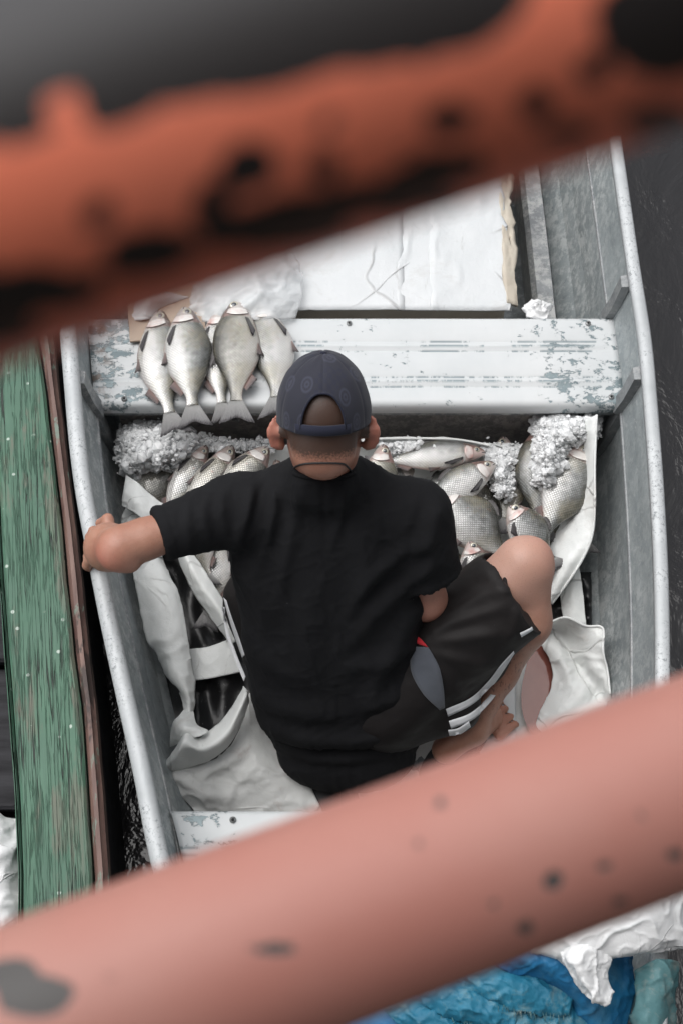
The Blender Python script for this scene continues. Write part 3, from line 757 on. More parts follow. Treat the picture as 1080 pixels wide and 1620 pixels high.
for s in (-2.4, 0, 2.4):
    q = c + dirr * s; V, F = tube_vf([(q[0], q[1], -.6), (q[0], q[1], 1.35)], .11, 20); obj('pile', V, F, M['pile'], dock)

# ------------------------------------------------------------------ implicit surfaces for bodies and clothes
class Field:
    def __init__(s, lo, hi, h):
        s.lo = np.array(lo, float); s.h = h
        s.n = np.ceil((np.array(hi) - s.lo) / h).astype(int) + 1
        s.D = np.full(tuple(s.n), .3, dtype=np.float32)
        s.ax = [s.lo[i] + h * np.arange(s.n[i]) for i in range(3)]
    def sub(s, lo, hi):
        a = np.clip(np.floor((np.array(lo) - s.lo) / s.h).astype(int), 0, s.n - 1); b = np.clip(np.ceil((np.array(hi) - s.lo) / s.h).astype(int) + 1, 1, s.n)
        sl = tuple(slice(int(a[i]), int(b[i])) for i in range(3))
        X, Y, Z = np.meshgrid(*[s.ax[i][sl[i]] for i in range(3)], indexing='ij', sparse=True)
        return sl, X, Y, Z
    def put(s, sl, d, k, op='u'):
        A = s.D[sl]
        if op == 'u':
            if k > 0:
                hh = np.maximum(k - np.abs(A - d), 0) / k; s.D[sl] = np.minimum(A, d) - hh * hh * k * .25
            else: s.D[sl] = np.minimum(A, d)
        elif op == 's':
            hh = np.maximum(k - np.abs(A + d), 0) / k if k > 0 else 0
            s.D[sl] = np.maximum(A, -d) + (hh * hh * k * .25 if k > 0 else 0)
    def capsule(s, a, b, ra, rb, k=.02, op='u', flat=False):
        a, b = np.array(a, float), np.array(b, float); m = max(ra, rb) + k + 3 * s.h
        sl, X, Y, Z = s.sub(np.minimum(a, b) - m, np.maximum(a, b) + m)
        ab = b - a; L2 = ab @ ab
        t = ((X - a[0]) * ab[0] + (Y - a[1]) * ab[1] + (Z - a[2]) * ab[2]) / L2; tc = np.clip(t, 0, 1)
        d = np.sqrt((X - a[0] - tc * ab[0]) ** 2 + (Y - a[1] - tc * ab[1]) ** 2 + (Z - a[2] - tc * ab[2]) ** 2) - (ra + (rb - ra) * tc)
        if flat:                       # cut off flat at b
            d = np.maximum(d, (t - 1) * math.sqrt(L2))
        s.put(sl, d.astype(np.float32), k, op)
    def chain(s, pts, rs, k=.02, op='u'):
        for i in range(len(pts) - 1): s.capsule(pts[i], pts[i + 1], rs[i], rs[i + 1], k, op)
    def ellipsoid(s, c, r, R=None, k=.02, op='u'):
        c = np.array(c, float); r = np.array(r, float); R = np.eye(3) if R is None else np.array(R, float)   # rows of R: local axes
        m = r.max() + k + 3 * s.h; sl, X, Y, Z = s.sub(c - m, c + m)
        q = [(X - c[0]) * R[i, 0] + (Y - c[1]) * R[i, 1] + (Z - c[2]) * R[i, 2] for i in range(3)]
        k0 = np.sqrt(sum((q[i] / r[i]) ** 2 for i in range(3))); k1 = np.sqrt(sum((q[i] / r[i] ** 2) ** 2 for i in range(3))) + 1e-9
        s.put(sl, (k0 * (k0 - 1) / k1).astype(np.float32), k, op)
    def trunk(s, secs, k=.02, p=2.4, top=True):
        """secs: (y, z, xc, halfwidth, halfdepth) along a spine that lies in planes of constant x"""
        S = np.array(secs, float); S = catmull(S, 40)
        mg = S[:, 3:5].max() + k + 4 * s.h
        lo = (S[:, 2].min() - mg, S[:, 0].min() - mg, S[:, 1].min() - mg); hi = (S[:, 2].max() + mg, S[:, 0].max() + mg, S[:, 1].max() + mg)
        sl, X, Y, Z = s.sub(lo, hi)
        y = Y[0, :, 0][:, None]; z = Z[0, 0, :][None, :]
        best = np.full((y.shape[0], z.shape[1]), 1e9); T = np.zeros_like(best); W = np.zeros_like(best); E = np.zeros_like(best)
        for i in range(len(S) - 1):
            a, b = S[i, :2], S[i + 1, :2]; ab = b - a; L2 = ab @ ab
            t = ((y - a[0]) * ab[0] + (z - a[1]) * ab[1]) / L2; tc = np.clip(t, 0, 1)
            dy = y - a[0] - tc * ab[0]; dz = z - a[1] - tc * ab[1]; dd = np.sqrt(dy * dy + dz * dz)
            nx = (-ab[1] * (y - a[0]) + ab[0] * (z - a[1])) / math.sqrt(L2)
            m = dd < best; best = np.where(m, dd, best); T = np.where(m, i + tc, T); W = np.where(m, np.sign(nx) * dd, W)
        I = np.arange(len(S)); c = np.interp(T, I, S[:, 2]); hw = np.interp(T, I, S[:, 3]); hd = np.interp(T, I, S[:, 4])
        u = (X - c[None]) / hw[None]; v = (W / hd)[None]
        r = (np.abs(u) ** p + np.abs(v) ** p) ** (1 / p)
        d = (r - 1) * np.minimum(hw, hd)[None]
        s.put(sl, d.astype(np.float32), k)
    def plane(s, c, nn):
        """keep only the half space (x-c).n < 0"""
        X, Y, Z = np.meshgrid(*s.ax, indexing='ij', sparse=True)
        d = ((X - c[0]) * nn[0] + (Y - c[1]) * nn[1] + (Z - c[2]) * nn[2]).astype(np.float32)
        s.D = np.maximum(s.D, d)
    def at(s, V):
        q = (np.asarray(V) - s.lo) / s.h; i = np.clip(np.floor(q).astype(int), 0, s.n - 2); f = q - i; r = 0
        for a in (0, 1):
            for b in (0, 1):
                for c in (0, 1):
                    w = (f[:, 0] if a else 1 - f[:, 0]) * (f[:, 1] if b else 1 - f[:, 1]) * (f[:, 2] if c else 1 - f[:, 2])
                    r = r + w * s.D[i[:, 0] + a, i[:, 1] + b, i[:, 2] + c]
        return r
    def mesh(s, relax=2):
        D = s.D; I = D < 0; nx, ny, nz = D.shape
        c = np.zeros((nx - 1, ny - 1, nz - 1), np.int8)
        for a in (0, 1):
            for b in (0, 1):
                for e in (0, 1): c += I[a:nx - 1 + a, b:ny - 1 + b, e:nz - 1 + e]
        act = np.argwhere((c > 0) & (c < 8)); idm = np.full(c.shape, -1, np.int32); idm[tuple(act.T)] = np.arange(len(act))
        acc = np.zeros((len(act), 3)); cnt = np.zeros(len(act))
        cor = [(a, b, e) for a in (0, 1) for b in (0, 1) for e in (0, 1)]
        for p_ in cor:
            for ax in range(3):
                if p_[ax] == 1: continue
                q_ = list(p_); q_[ax] = 1; q_ = tuple(q_)
                d0 = D[tuple((act + p_).T)]; d1 = D[tuple((act + q_).T)]; m = (d0 < 0) != (d1 < 0)
                t = np.where(m, d0 / np.where(m, d0 - d1, 1), 0)
                pt = np.array(p_, float)[None] + np.zeros((len(act), 3)); pt[:, ax] += t
                acc += np.where(m[:, None], pt, 0); cnt += m
        V = s.lo + (act + acc / cnt[:, None]) * s.h
        F = []
        for ax in range(3):
            o1, o2 = [(1, 2), (2, 0), (0, 1)][ax]
            sl0 = [slice(None)] * 3; sl1 = [slice(None)] * 3; sl0[ax] = slice(0, -1); sl1[ax] = slice(1, None)
            A = I[tuple(sl0)]; B = I[tuple(sl1)]; e = np.argwhere(A != B)
            e = e[(e[:, o1] > 0) & (e[:, o2] > 0) & (e[:, o1] < D.shape[o1] - 1) & (e[:, o2] < D.shape[o2] - 1)]
            ins = I[tuple(e.T)]
            def cell(d1, d2):
                g = e.copy(); g[:, o1] -= d1; g[:, o2] -= d2; return idm[tuple(g.T)]
            q = np.stack([cell(1, 1), cell(0, 1), cell(0, 0), cell(1, 0)], 1)
            q = np.where(ins[:, None], q, q[:, ::-1]); F.append(q)
        F = np.concatenate(F); F = F[(F >= 0).all(1)]
        V, N = relax_mesh(V, F, relax)
        return V, F, N
def vnormals(V, F):
    n = np.cross(V[F[:, 2]] - V[F[:, 0]], V[F[:, 3]] - V[F[:, 1]]); N = np.zeros_like(V)
    for k in range(4): np.add.at(N, F[:, k], n)
    return N / (np.linalg.norm(N, axis=1, keepdims=True) + 1e-12)
def relax_mesh(V, F, it):
    E = np.concatenate([F[:, [k, (k + 1) % 4]] for k in range(4)])
    for _ in range(it):
        S = np.zeros_like(V); c = np.zeros(len(V)); 
        np.add.at(S, E[:, 0], V[E[:, 1]]); np.add.at(c, E[:, 0], 1); np.add.at(S, E[:, 1], V[E[:, 0]]); np.add.at(c, E[:, 1], 1)
        V = V * .5 + S / np.maximum(c, 1)[:, None] * .5
    return V, vnormals(V, F)
def creases(V, N, lines, back=True):
    """cloth folds: displacement along normals near polylines; lines = (pixel points, width px, amplitude m)"""
    px, py, dep = proj(V); vd = CAM - V; vd /= np.linalg.norm(vd, axis=1, keepdims=True)
    face = np.clip(((vd * N).sum(1)) * 4, 0, 1); D = np.zeros(len(V)); Q = np.stack([px, py], 1)
    for pts, w, a in lines:
        C = catmull(pts, 4 * len(pts)); best = np.full(len(V), 1e9); ts = np.zeros(len(V))
        for i in range(len(C) - 1):
            p, q = C[i], C[i + 1]; d = q - p; L = d @ d + 1e-9
            t = np.clip(((Q - p) @ d) / L, 0, 1); dd = np.hypot(*(Q - p - t[:, None] * d).T); m = dd < best
            best = np.where(m, dd, best); ts = np.where(m, (i + t) / (len(C) - 1), ts)
        D += a * np.exp(-(best / w) ** 2) * np.sin(np.clip(ts, 0.02, .98) * PI) ** .5
    return D * face
def mask_px(V, N, blobs):
    px, py, dep = proj(V); return blot(px, py, blobs)

# ------------------------------------------------------------------ the fisherman
person = thing('person', (0.0, 1.0, FZ), 'man in black T-shirt, striped shorts and navy cap crouching in the skiff', 'person')
def v3(*a): return np.array(a, float)
HC = P(512, 663, .86)                       # centre of the skull
tilt = math.radians(38); hu = v3(0, math.sin(tilt), math.cos(tilt)); hf = v3(0, math.cos(tilt), -math.sin(tilt)); hx = v3(1, 0, 0)
HR = np.array([hx, hf, hu])
NB = P(513, 764, .70)                        # base of neck
SL, EL = P(372, 806, .665), P(190, 866, .685)
HL = P(168, 868, .505)                       # left hand on the gunwale
SR, ER, HRr = P(664, 812, .66), P(674, 948, .46), P(640, 842, .26)
hipR, kneeR, ankR = P(606, 1110, .25), P(826, 896, .47), P(748, 1148, .148)
hipL, kneeL, ankL = P(462, 1110, .25), P(412, 925, .27), P(482, 1176, .11)

B = Field((-.56, .72, .02), (.50, 1.58, 1.02), .0052)
# torso under the shirt
def lr(pyv, z, xl_, xr_):
    a, b = P(xl_, pyv, z), P(xr_, pyv, z); return a, (a[0] + b[0]) / 2, (b[0] - a[0]) / 2
secs = []
for (row, z, a, b, dep) in ((1226, .165, 436, 660, .09), (1184, .225, 404, 692, .120), (1110, .34, 388, 690, .122), (1030, .455, 378, 672, .112), (950, .56, 364, 664, .105), (880, .64, 358, 672, .098), (815, .70, 376, 668, .084), (768, .725, 428, 606, .058)):
    p, cx_, hw = lr(row, z, a, b)
    secs.append([p[1], z, cx_, hw, dep])
# push the spine inside the visible back surface
sp = np.array(secs); tg = np.gradient(sp[:, :2], axis=0); tg /= np.linalg.norm(tg, axis=1, keepdims=True)
nin = np.stack([tg[:, 1], -tg[:, 0]], 1)      # forward-down normal
sp[:, :2] += nin * (sp[:, 4:5] * .88)
sb = sp[:-1].copy(); sb[:, 3] = sb[:, 3] * .90 - .006; sb[:, 4] = sb[:, 4] * .84 - .004
B.trunk(sb.tolist(), k=.02, p=2.2)
B.capsule(NB + v3(0, .022, -.012), P(513, 700, .81), .055, .057, .02)
B.capsule(NB + v3(0, .01, -.035), (NB + SL) / 2 + v3(0, .004, -.012), .048, .042, .02); B.capsule(NB + v3(0, .01, -.035), (NB + SR) / 2 + v3(0, .004, -.012), .048, .042, .02)
# head
def H(x, f, u): return HC + hx * x + hf * f + hu * u
B.ellipsoid(H(0, -.004, .020), (.0715, .090, .088), HR, .01)
B.ellipsoid(H(0, .03, -.045), (.058, .066, .072), HR, .03)
B.ellipsoid(H(0, -.055, -.035), (.055, .04, .055), HR, .02)
B.ellipsoid(H(0, .075, -.088), (.030, .024, .020), HR, .02)          # chin
B.capsule(H(0, .098, -.005), H(0, .116, -.034), .008, .013, .010)    # nose
for s in (-1, 1):
    B.ellipsoid(H(s * .030, .088, .004), (.013, .008, .010), HR, .004, 's')    # eye sockets
    B.ellipsoid(H(s * .030, .080, .004), (.0115, .0115, .0115), HR, .002)
    B.ellipsoid(H(s * .014, .104, -.034), (.008, .008, .007), HR, .006)
    B.ellipsoid(H(s * .032, .084, .022), (.020, .008, .005), HR, .006)         # brow
B.ellipsoid(H(0, .094, -.056), (.022, .008, .0045), HR, .004); B.ellipsoid(H(0, .091, -.066), (.020, .008, .0055), HR, .004)
B.ellipsoid(H(0, .103, -.061), (.020, .006, .0012), HR, .001, 's')
# ears
for s in (-1, 1):
    ax = nrm(hx * s * .80 - hf * .60); bx = nrm(np.cross(hu, ax)); R = np.array([ax, nrm(hu - .10 * hf), np.cross(ax, nrm(hu - .10 * hf))])
    c = H(s * .083, -.002, -.022)
    B.ellipsoid(c, (.0185, .033, .0060), R, .005)
    B.capsule(H(s * .079, .0, -.046), H(s * .075, .004, -.052), .0085, .008, .008)
    B.ellipsoid(c + hf * .009 + hx * s * .003 + hu * .004, (.011, .019, .005), R, .004, 's')
    B.capsule(H(s * .070, -.008, -.02), H(s * .090, -.004, -.02), .012, .007, .01)
# left arm: upper arm, elbow, forearm dropping to the gunwale
B.chain([SL, SL * .5 + EL * .5, EL * .8 + SL * .2, EL], [.046, .0385, .0365, .0335], .015)
WL = HL + v3(.006, -.010, .045)
B.ellipsoid(EL + v3(-.006, -.014, -.004), (.027, .026, .025), None, .02)
B.ellipsoid(EL + v3(.020, -.030, -.016), (.012, .010, .010), None, .02)
B.chain([EL, EL * .55 + WL * .45 + v3(-.008, -.004, 0), WL], [.036, .041, .0245], .022)
# left hand gripping the gunwale
PL_ = HL + v3(-.002, .006, .004)
B.chain([WL, PL_ + v3(-.002, .004, .016)], [.024, .022], .012)
for i, yo in enumerate((.030, .010, -.011, -.030)):
    l = (.9, 1.0, .95, .78)[i]
    a0 = HL + v3(.0, yo * .8, .020); a1 = HL + v3(-.024, yo, .014); a2 = HL + v3(-.036, yo * 1.0, -.010 * l - .004); a3 = HL + v3(-.030, yo * 1.0, -.034 * l)
    B.chain([a0, a1, a2, a3], [.0120, .0108, .0098, .0086], .005)
T0 = HL + v3(.010, .022, .014); T1 = HL + v3(.002, .055, .018); T2 = P(157, 828, GZ + .022)
B.chain([PL_, T0, T1, T2], [.020, .0145, .0105, .0092], .008)
# right arm
B.chain([SR, SR * .5 + ER * .5, ER], [.045, .040, .035], .02)
B.ellipsoid(ER + v3(.0, -.012, -.002), (.030, .026, .028), None, .02)
B.chain([ER, ER * .6 + HRr * .4, HRr], [.036, .038, .024], .02)
pr = HRr + v3(-.01, .045, -.01); B.chain([HRr, pr], [.022, .024], .015)
for i, xo in enumerate((-.030, -.011, .009, .027)):
    l = (.85, 1, .95, .8)[i]; q0 = HRr + v3(xo, .07, -.008)
    B.chain([pr + v3(xo * .7, 0, 0), q0, q0 + v3(0, .028 * l, -.012), q0 + v3(0, .036 * l, -.034)], [.0105, .0095, .0085, .0075], .005)
B.chain([HRr + v3(-.012, .02, 0), HRr + v3(-.042, .045, -.012), HRr + v3(-.046, .075, -.028)], [.013, .0105, .0088], .008)
# legs
B.chain([hipR, hipR * .5 + kneeR * .5, kneeR + (hipR - kneeR) * .12], [.075, .072, .058], .03)
kc = kneeR
B.ellipsoid(kc + v3(.002, .006, .004), (.056, .054, .052), None, .02)
B.ellipsoid(kc + v3(.022, .022, .004), (.030, .028, .030), None, .02)
B.chain([kc + v3(.012, -.006, -.02), kc * .70 + ankR * .30 + v3(.034, -.012, 0), kc * .35 + ankR * .65 + v3(.018, 0, 0), ankR], [.047, .049, .036, .029], .025)
toeR = P(792, 1126, .086); hl = ankR + v3(-.055, -.035, -.05)
B.chain([ankR, hl], [.030, .030], .02); B.chain([ankR + v3(0, 0, -.02), ankR * .4 + toeR * .6 + v3(-.004, 0, .004)], [.032, .030], .025)
fd = nrm(toeR - ankR); fd[2] = 0; fd = nrm(fd); fp = v3(-fd[1], fd[0], 0)
for i in range(5):
    o_ = (i - 2) * .0190; l = (1.0, .97, .88, .78, .66)[4 - i] if False else (.66, .78, .88, .97, 1.0)[i]
    rr = .0082 if i < 4 else .0125
    b0 = ankR * .45 + toeR * .55 + fp * o_ * 1.0; b0[2] = .092
    t1 = toeR - fd * .030 + fp * o_ * 1.05 + fd * .030 * l; t1[2] = .094
    t2 = t1 + fd * .016; t2[2] = .084
    B.chain([b0, t1, t2], [.013, rr, rr], .0035)
hipL = hipL + v3(.015, .03, -.05)
B.chain([hipL, hipL * .5 + kneeL * .5, kneeL], [.068, .064, .055], .03)
B.chain([kneeL, kneeL * .65 + ankL * .35 + v3(.0, 0, -.0), ankL], [.055, .048, .030], .025)
toeL = P(452, 1200, .085)
B.chain([ankL, ankL + v3(.03, -.05, -.02), toeL + v3(.035, -.01, 0)], [.030, .030, .028], .02)
for i in range(5):
    o_ = (i - 2) * .017; b0 = toeL + v3(.035, o_ - .01, .0); B.chain([b0, b0 + v3(-.026, -.006, .004), b0 + v3(-.038, -.008, -.006)], [.013, .0095, .0085], .006)
V, F, N = B.mesh(1)
# tints (skin that is itself redder or paler) and stubble
def near(c, r): return np.exp(-(((V - np.array(c)) ** 2).sum(1)) / r ** 2)
hl_ = np.stack([(V - HC) @ hx, (V - HC) @ hf, (V - HC) @ hu], 1)
inhead = (np.linalg.norm(hl_, axis=1) < .15)
ear = inhead & (np.abs(hl_[:, 0]) > .079)
tint = np.clip(.5 * ear + .8 * near(EL + v3(-.02, -.02, 0), .03) + .5 * near(kc + v3(.03, .02, .03), .035) + .45 * near(NB + v3(0, -.03, .03), .09) + .15 * near(toeR, .06) + .25 * near(ER, .1), 0, 1)
dist_cap = hl_[:, 2] + .50 * np.clip(-hl_[:, 1], -.1, .2)
hair = np.clip((hl_[:, 2] + .060 - .25 * np.clip(hl_[:, 1] + .02, 0, 1)) * 22, 0, 1) * inhead * (~ear) * (hl_[:, 1] < .055)
hair = hair * np.where(hl_[:, 2] > -.045, 1, .55)
pale = np.clip(1.0 * near(kc + v3(-.05, .0, .03), .10) + .35 * near(kc, .10), 0, 1)
lsh = np.clip(1.2 * near(kc * .4 + ankR * .6, .10), 0, 1)
px_, py_, _d = proj(V)
body = obj('body', V, F, M['skin'], person, attrs={'tint': tint, 'hair': hair, 'pale': pale, 'leghair': lsh})
body['label'] = 'head, neck, arms and legs'

# ---- T-shirt
S = Field((-.36, .74, .10), (.36, 1.50, .92), .0046)
S.trunk(sp.tolist(), k=.02, p=2.25)
S.capsule(NB + v3(-.03, -.005, -.022), SL + v3(.02, 0, -.004), .055, .058, .03)
S.capsule(NB + v3(.03, -.005, -.022), SR + v3(-.015, 0, -.004), .055, .056, .03)
hemL = SL * .34 + EL * .66
S.capsule(NB + v3(0, .002, -.03), P(513, 760, .735), .070, .064, .03)
S.capsule(SL, P(252, 846, .675), .063, .0480, .035, flat=True)
hemR = SR * .40 + ER * .60
S.capsule(SR + v3(-.005, 0, 0), P(683, 906, .54), .060, .056, .035, flat=True)
# neckline: scoop, and hollow hems
S.capsule(P(513, 708, .83), P(513, 660, .90), .060, .068, .006, 's')
V, F, N = S.mesh(1)
lines = [
    ([(708, 880), (660, 905), (600, 960), (540, 1030)], 14, .0075), ([(700, 850), (640, 870), (580, 920), (545, 985)], 12, .006),
    ([(690, 920), (650, 970), (610, 1040), (585, 1110)], 15, .0075), ([(655, 900), (600, 930), (560, 960)], 10, -.004),
    ([(545, 760), (540, 800), (528, 860)], 8, .004), ([(575, 760), (592, 800), (600, 850)], 9, .004), ([(480, 758), (470, 810), (455, 880), (440, 960)], 11, .0045),
    ([(440, 770), (430, 820), (412, 900)], 9, .005), ([(400, 770), (392, 812), (372, 868)], 10, .006), ([(415, 765), (405, 800), (392, 840)], 7, -.003),
    ([(355, 775), (352, 810), (360, 850)], 9, .0045), ([(330, 785), (322, 815), (330, 850)], 8, .003), ([(300, 795), (296, 830), (300, 862)], 8, .0025),
    ([(360, 890), (400, 930), (430, 1000)], 14, .005), ([(372, 985), (420, 1040), (480, 1080)], 16, .005), ([(390, 1090), (450, 1120), (540, 1130)], 16, .0055),
    ([(400, 1130), (470, 1165), (560, 1170), (640, 1150)], 14, .006), ([(430, 1175), (520, 1200), (620, 1190)], 11, .005),
    ([(665, 1060), (630, 1100), (560, 1120)], 15, .006), ([(690, 1105), (640, 1145), (580, 1165)], 12, .006), ([(660, 1010), (610, 1040), (540, 1060)], 15, .005),
    ([(560, 840), (575, 900), (560, 980)], 18, .004), ([(500, 900), (490, 1000), (500, 1080)], 24, .004), ([(513, 757), (512, 790), (515, 830)], 6, -.002),
    ([(695, 860), (680, 880), (665, 915)], 8, .004), ([(690, 800), (680, 840), (660, 880)], 10, .005), ([(668, 790), (655, 840), (640, 880)], 9, -.003)]
D = 2.0 * creases(V, N, lines)
D += np.array([.0022 * fbm((v[0], v[1] * .5, v[2] * .5), 3, 14, 3) + .0022 * max(0, 1 - 3.2 * abs(fbm((v[0] * 1.3 + .35 * v[2], v[1] * .45, v[2] * .45), 2, 17, 6))) ** 2 + .0013 * max(0, 1 - 4 * abs(fbm((v[0] * .8 - .8 * v[2], v[1] * .7, v[2] * .7), 2, 30, 9))) ** 2 for v in V])
V = V + N * D[:, None]
px_, py_, _d = proj(V)
# hem lines: a slightly raised double stitch at the sleeves
for (c, q, off) in ((P(252, 846, .675), SL, .020), (P(683, 906, .54), SR, .018)):
    ax = nrm(c - q); t_ = (V - c) @ ax; rad = np.linalg.norm((V - c) - t_[:, None] * ax, axis=1)
    V = V + N * (np.where((rad < .09), -.0016 * np.exp(-((t_ + off) / .0022) ** 2) + .0012 * (t_ > -off), 0))[:, None]
shirt = obj('t_shirt', V, F, M['shirt'], person)
shirt['label'] = 'black short-sleeved T-shirt'
# hem band, shirt tail and collar
from mathutils.bvhtree import BVHTree
def bvh(V, F): return BVHTree.FromPolygons([tuple(v) for v in V], [tuple(int(i) for i in f) for f in F])
def shoot(tree, px, py, lift=0.0):
    d = Vector(FW + UPV * ((810.0 - py) / FPX) + np.array([(px - 540.0) / FPX, 0, 0])).normalized()
    h = tree.ray_cast(Vector(CAM), d)
    if h[0] is None: return None
    return np.array(h[0]) + np.array(h[1]) * lift, np.array(h[1])
T_s = bvh(V, F)
def ribbon(name, tree, A, Bp, mat, parent, n=40, m=4, lift=.0012, thick=.0006, zback=None):
    """band between two pixel curves laid on a surface"""
    A = catmull(A, n); Bp = catmull(Bp, n); V = []; last = None
    for i in range(n):
        for j in range(m):
            q = A[i] * (1 - j / (m - 1)) + Bp[i] * (j / (m - 1))
            r = shoot(tree, q[0], q[1], lift)
            if r is None or (last is not None and np.linalg.norm(r[0] - last) > .09):
                p = P(q[0], q[1], last[2]) if last is not None else P(q[0], q[1], zback or .3)
            else: p = r[0]
            V.append(p); last = p
    return obj(name, V, grid_faces(n, m), mat, parent, solid=thick)

# ---- shorts
G = Field((-.32, .72, .05), (.46, 1.42, .66), .0046)
G.trunk([(.955, .12, .0, .135, .080), (1.02, .20, .0, .140, .080), (1.08, .30, .0, .120, .07)], k=.03)
hemc = P(800, 945, .425)
for a, r0, b, r1 in ((hipR, .09, hipR * .45 + kneeR * .55, .092), (hipR * .45 + kneeR * .55, .092, hemc, .088)):
    G.capsule(a, b, r0, r1, .03)
G.capsule(hipR, hemc, .088, .09, .03, flat=False)
G.capsule(hipR * .5 + kneeR * .5 + v3(0, -.01, -.045), P(758, 1040, .30), .08, .060, .04)
G.capsule(hipR + v3(.02, -.02, -.05), P(718, 1118, .245), .06, .055, .03)
G.capsule(hipL, kneeL + (hipL - kneeL) * .15, .082, .090, .03)
# cut the right leg opening and hollow it
cutn = nrm(nrm(kneeR - hipR) + v3(.38, -.20, .05))
X, Y, Z = np.meshgrid(*G.ax, indexing='ij', sparse=True)
cc = P(822, 930, .43)
dpl = ((X - cc[0]) * cutn[0] + (Y - cc[1]) * cutn[1] + (Z - cc[2]) * cutn[2]).astype(np.float32)
G.D = np.maximum(G.D, dpl)
G.capsule(hipR * .35 + kneeR * .65, kneeR + (kneeR - hipR) * .12, .060, .069, .010, 's')
V, F, N = G.mesh(4)
_d0 = (V - cc) @ cutn; ax0 = nrm(kneeR - hipR); _m = (np.abs(_d0) < .004)
_ah = hipR + (kneeR - hipR) * (((cc - hipR) @ cutn) / ((kneeR - hipR) @ cutn)); _m &= np.linalg.norm(V - _ah, axis=1) < .135; _c = V[_m].mean(axis=0); _a = nrm(np.cross(cutn, (0, 0, 1))); _b = np.cross(cutn, _a); _q = V[_m] - _c
_an = np.arctan2(_q @ _b, _q @ _a); _r = np.hypot(_q @ _b, _q @ _a); hem_pts = []
for _k in range(48):
    _s = np.abs((_an - (-PI + 2 * PI * _k / 48) + PI) % (2 * PI) - PI) < .09
    if _s.any(): _i = np.argmax(np.where(_s, _r, 0)); hem_pts.append(V[_m][_i])
hem_pts = np.array(hem_pts); _h = len(hem_pts)
for _ in range(14): hem_pts = (np.roll(hem_pts, 1, 0) + np.roll(hem_pts, -1, 0) + 2 * hem_pts) / 4
slines = [([(665, 1012), (720, 985), (800, 960)], 9, .006), ([(662, 1018), (730, 1010), (810, 1000)], 11, .007), ([(665, 1025), (730, 1045), (790, 1055)], 10, .0065),
          ([(668, 1035), (710, 1075), (735, 1110)], 11, .0065), ([(690, 990), (760, 940), (820, 930)], 12, .005), ([(700, 965), (760, 925), (800, 915)], 10, -.003),
          ([(760, 900), (790, 930), (800, 980)], 10, .003), ([(820, 940), (815, 980), (800, 1020)], 8, .005), ([(700, 1060), (720, 1085), (760, 1080)], 8, -.004),
          ([(350, 910), (356, 940), (352, 975)], 7, .004)]
D = creases(V, N, slines) + np.array([.002 * fbm((v[0], v[1], v[2]), 3, 18, 8) for v in V])
V = V + N * D[:, None]
shorts = obj('shorts', V, F, M['shorts'], person)
V_, F_ = tube_vf(list(hem_pts) + [hem_pts[0]], .0042, 10); obj('leg_hem', V_, F_, M['shorts'], shorts)
shorts['label'] = 'black sports shorts with three white side stripes'
T_g = bvh(V, F)
for (A, Bp) in (([(704, 1121), (742, 1104), (770, 1078), (790, 1052), (811, 1029)], [(708, 1133), (744, 1115), (776, 1086), (797, 1057), (812, 1033)]),
                ([(709, 1140), (742, 1128), (770, 1104), (790, 1078)], [(713, 1152), (746, 1138), (774, 1112), (794, 1084)]),
                ([(708, 1154), (724, 1151), (740, 1140)], [(710, 1163), (726, 1161), (743, 1149)])):
    ribbon('side_stripe', T_g, A, Bp, M['stripe'], shorts)
ribbon('side_stripe', T_g, [(354, 945), (362, 975), (373, 1010), (384, 1040)], [(359, 950), (368, 978), (379, 1008), (388, 1036)], M['stripe'], shorts)
ribbon('side_stripe', T_g, [(352, 960), (357, 1000), (370, 1040), (386, 1078)], [(356, 960), (362, 998), (375, 1036), (389, 1070)], M['stripe'], shorts)
# grey side panel and red waistband showing below the shirt
ribbon('waistband', T_g, [(657, 1004), (668, 1012)], [(660, 1018), (678, 1024)], M['red_cloth'], shorts, 10, 4, .003)
ribbon('side_panel', T_g, [(652, 1022), (650, 1060), (668, 1096), (694, 1122)], [(678, 1024), (692, 1050), (700, 1080), (702, 1118)], M['grey_knit'], shorts, 24, 8, .003)
ribbon('leg_vent', T_g, [(820, 1000), (838, 992)], [(823, 1006), (840, 996)], M['stripe'], shorts, 8, 3, .003)

# ---- collar ribbing and neck cord
col = []
for a in np.linspace(-.95, .95, 30):
    x = 513 + 53 * math.sin(a * 1.15); y = 757 - 17 * (1 - math.cos(a * 1.15)) * 1.0
    r = shoot(T_s, x, y + 1, .0005)
    if r is not None and r[0][2] > .6: col.append(r[0])
if len(col) > 5:
    V_, F_ = tube_vf(col, .0042, 10); obj('collar', V_, F_, M['shirt'], shirt)
T_b = BVHTree.FromPolygons([tuple(v) for v in np.array([v.co[:] for v in body.data.vertices]) + wloc(person)], [tuple(p.vertices) for p in body.data.polygons])
cp = []
for (x, y) in catmull([(463, 748), (468, 738), (485, 733), (513, 732), (540, 733), (549, 738), (556, 747)], 28):
    r = shoot(T_b, x, y, .0012)
    if r is not None: cp.append(r[0])
V_, F_ = tube_vf(cp, .0017, 8); obj('neck_cord', V_, F_, M['cord'], person)
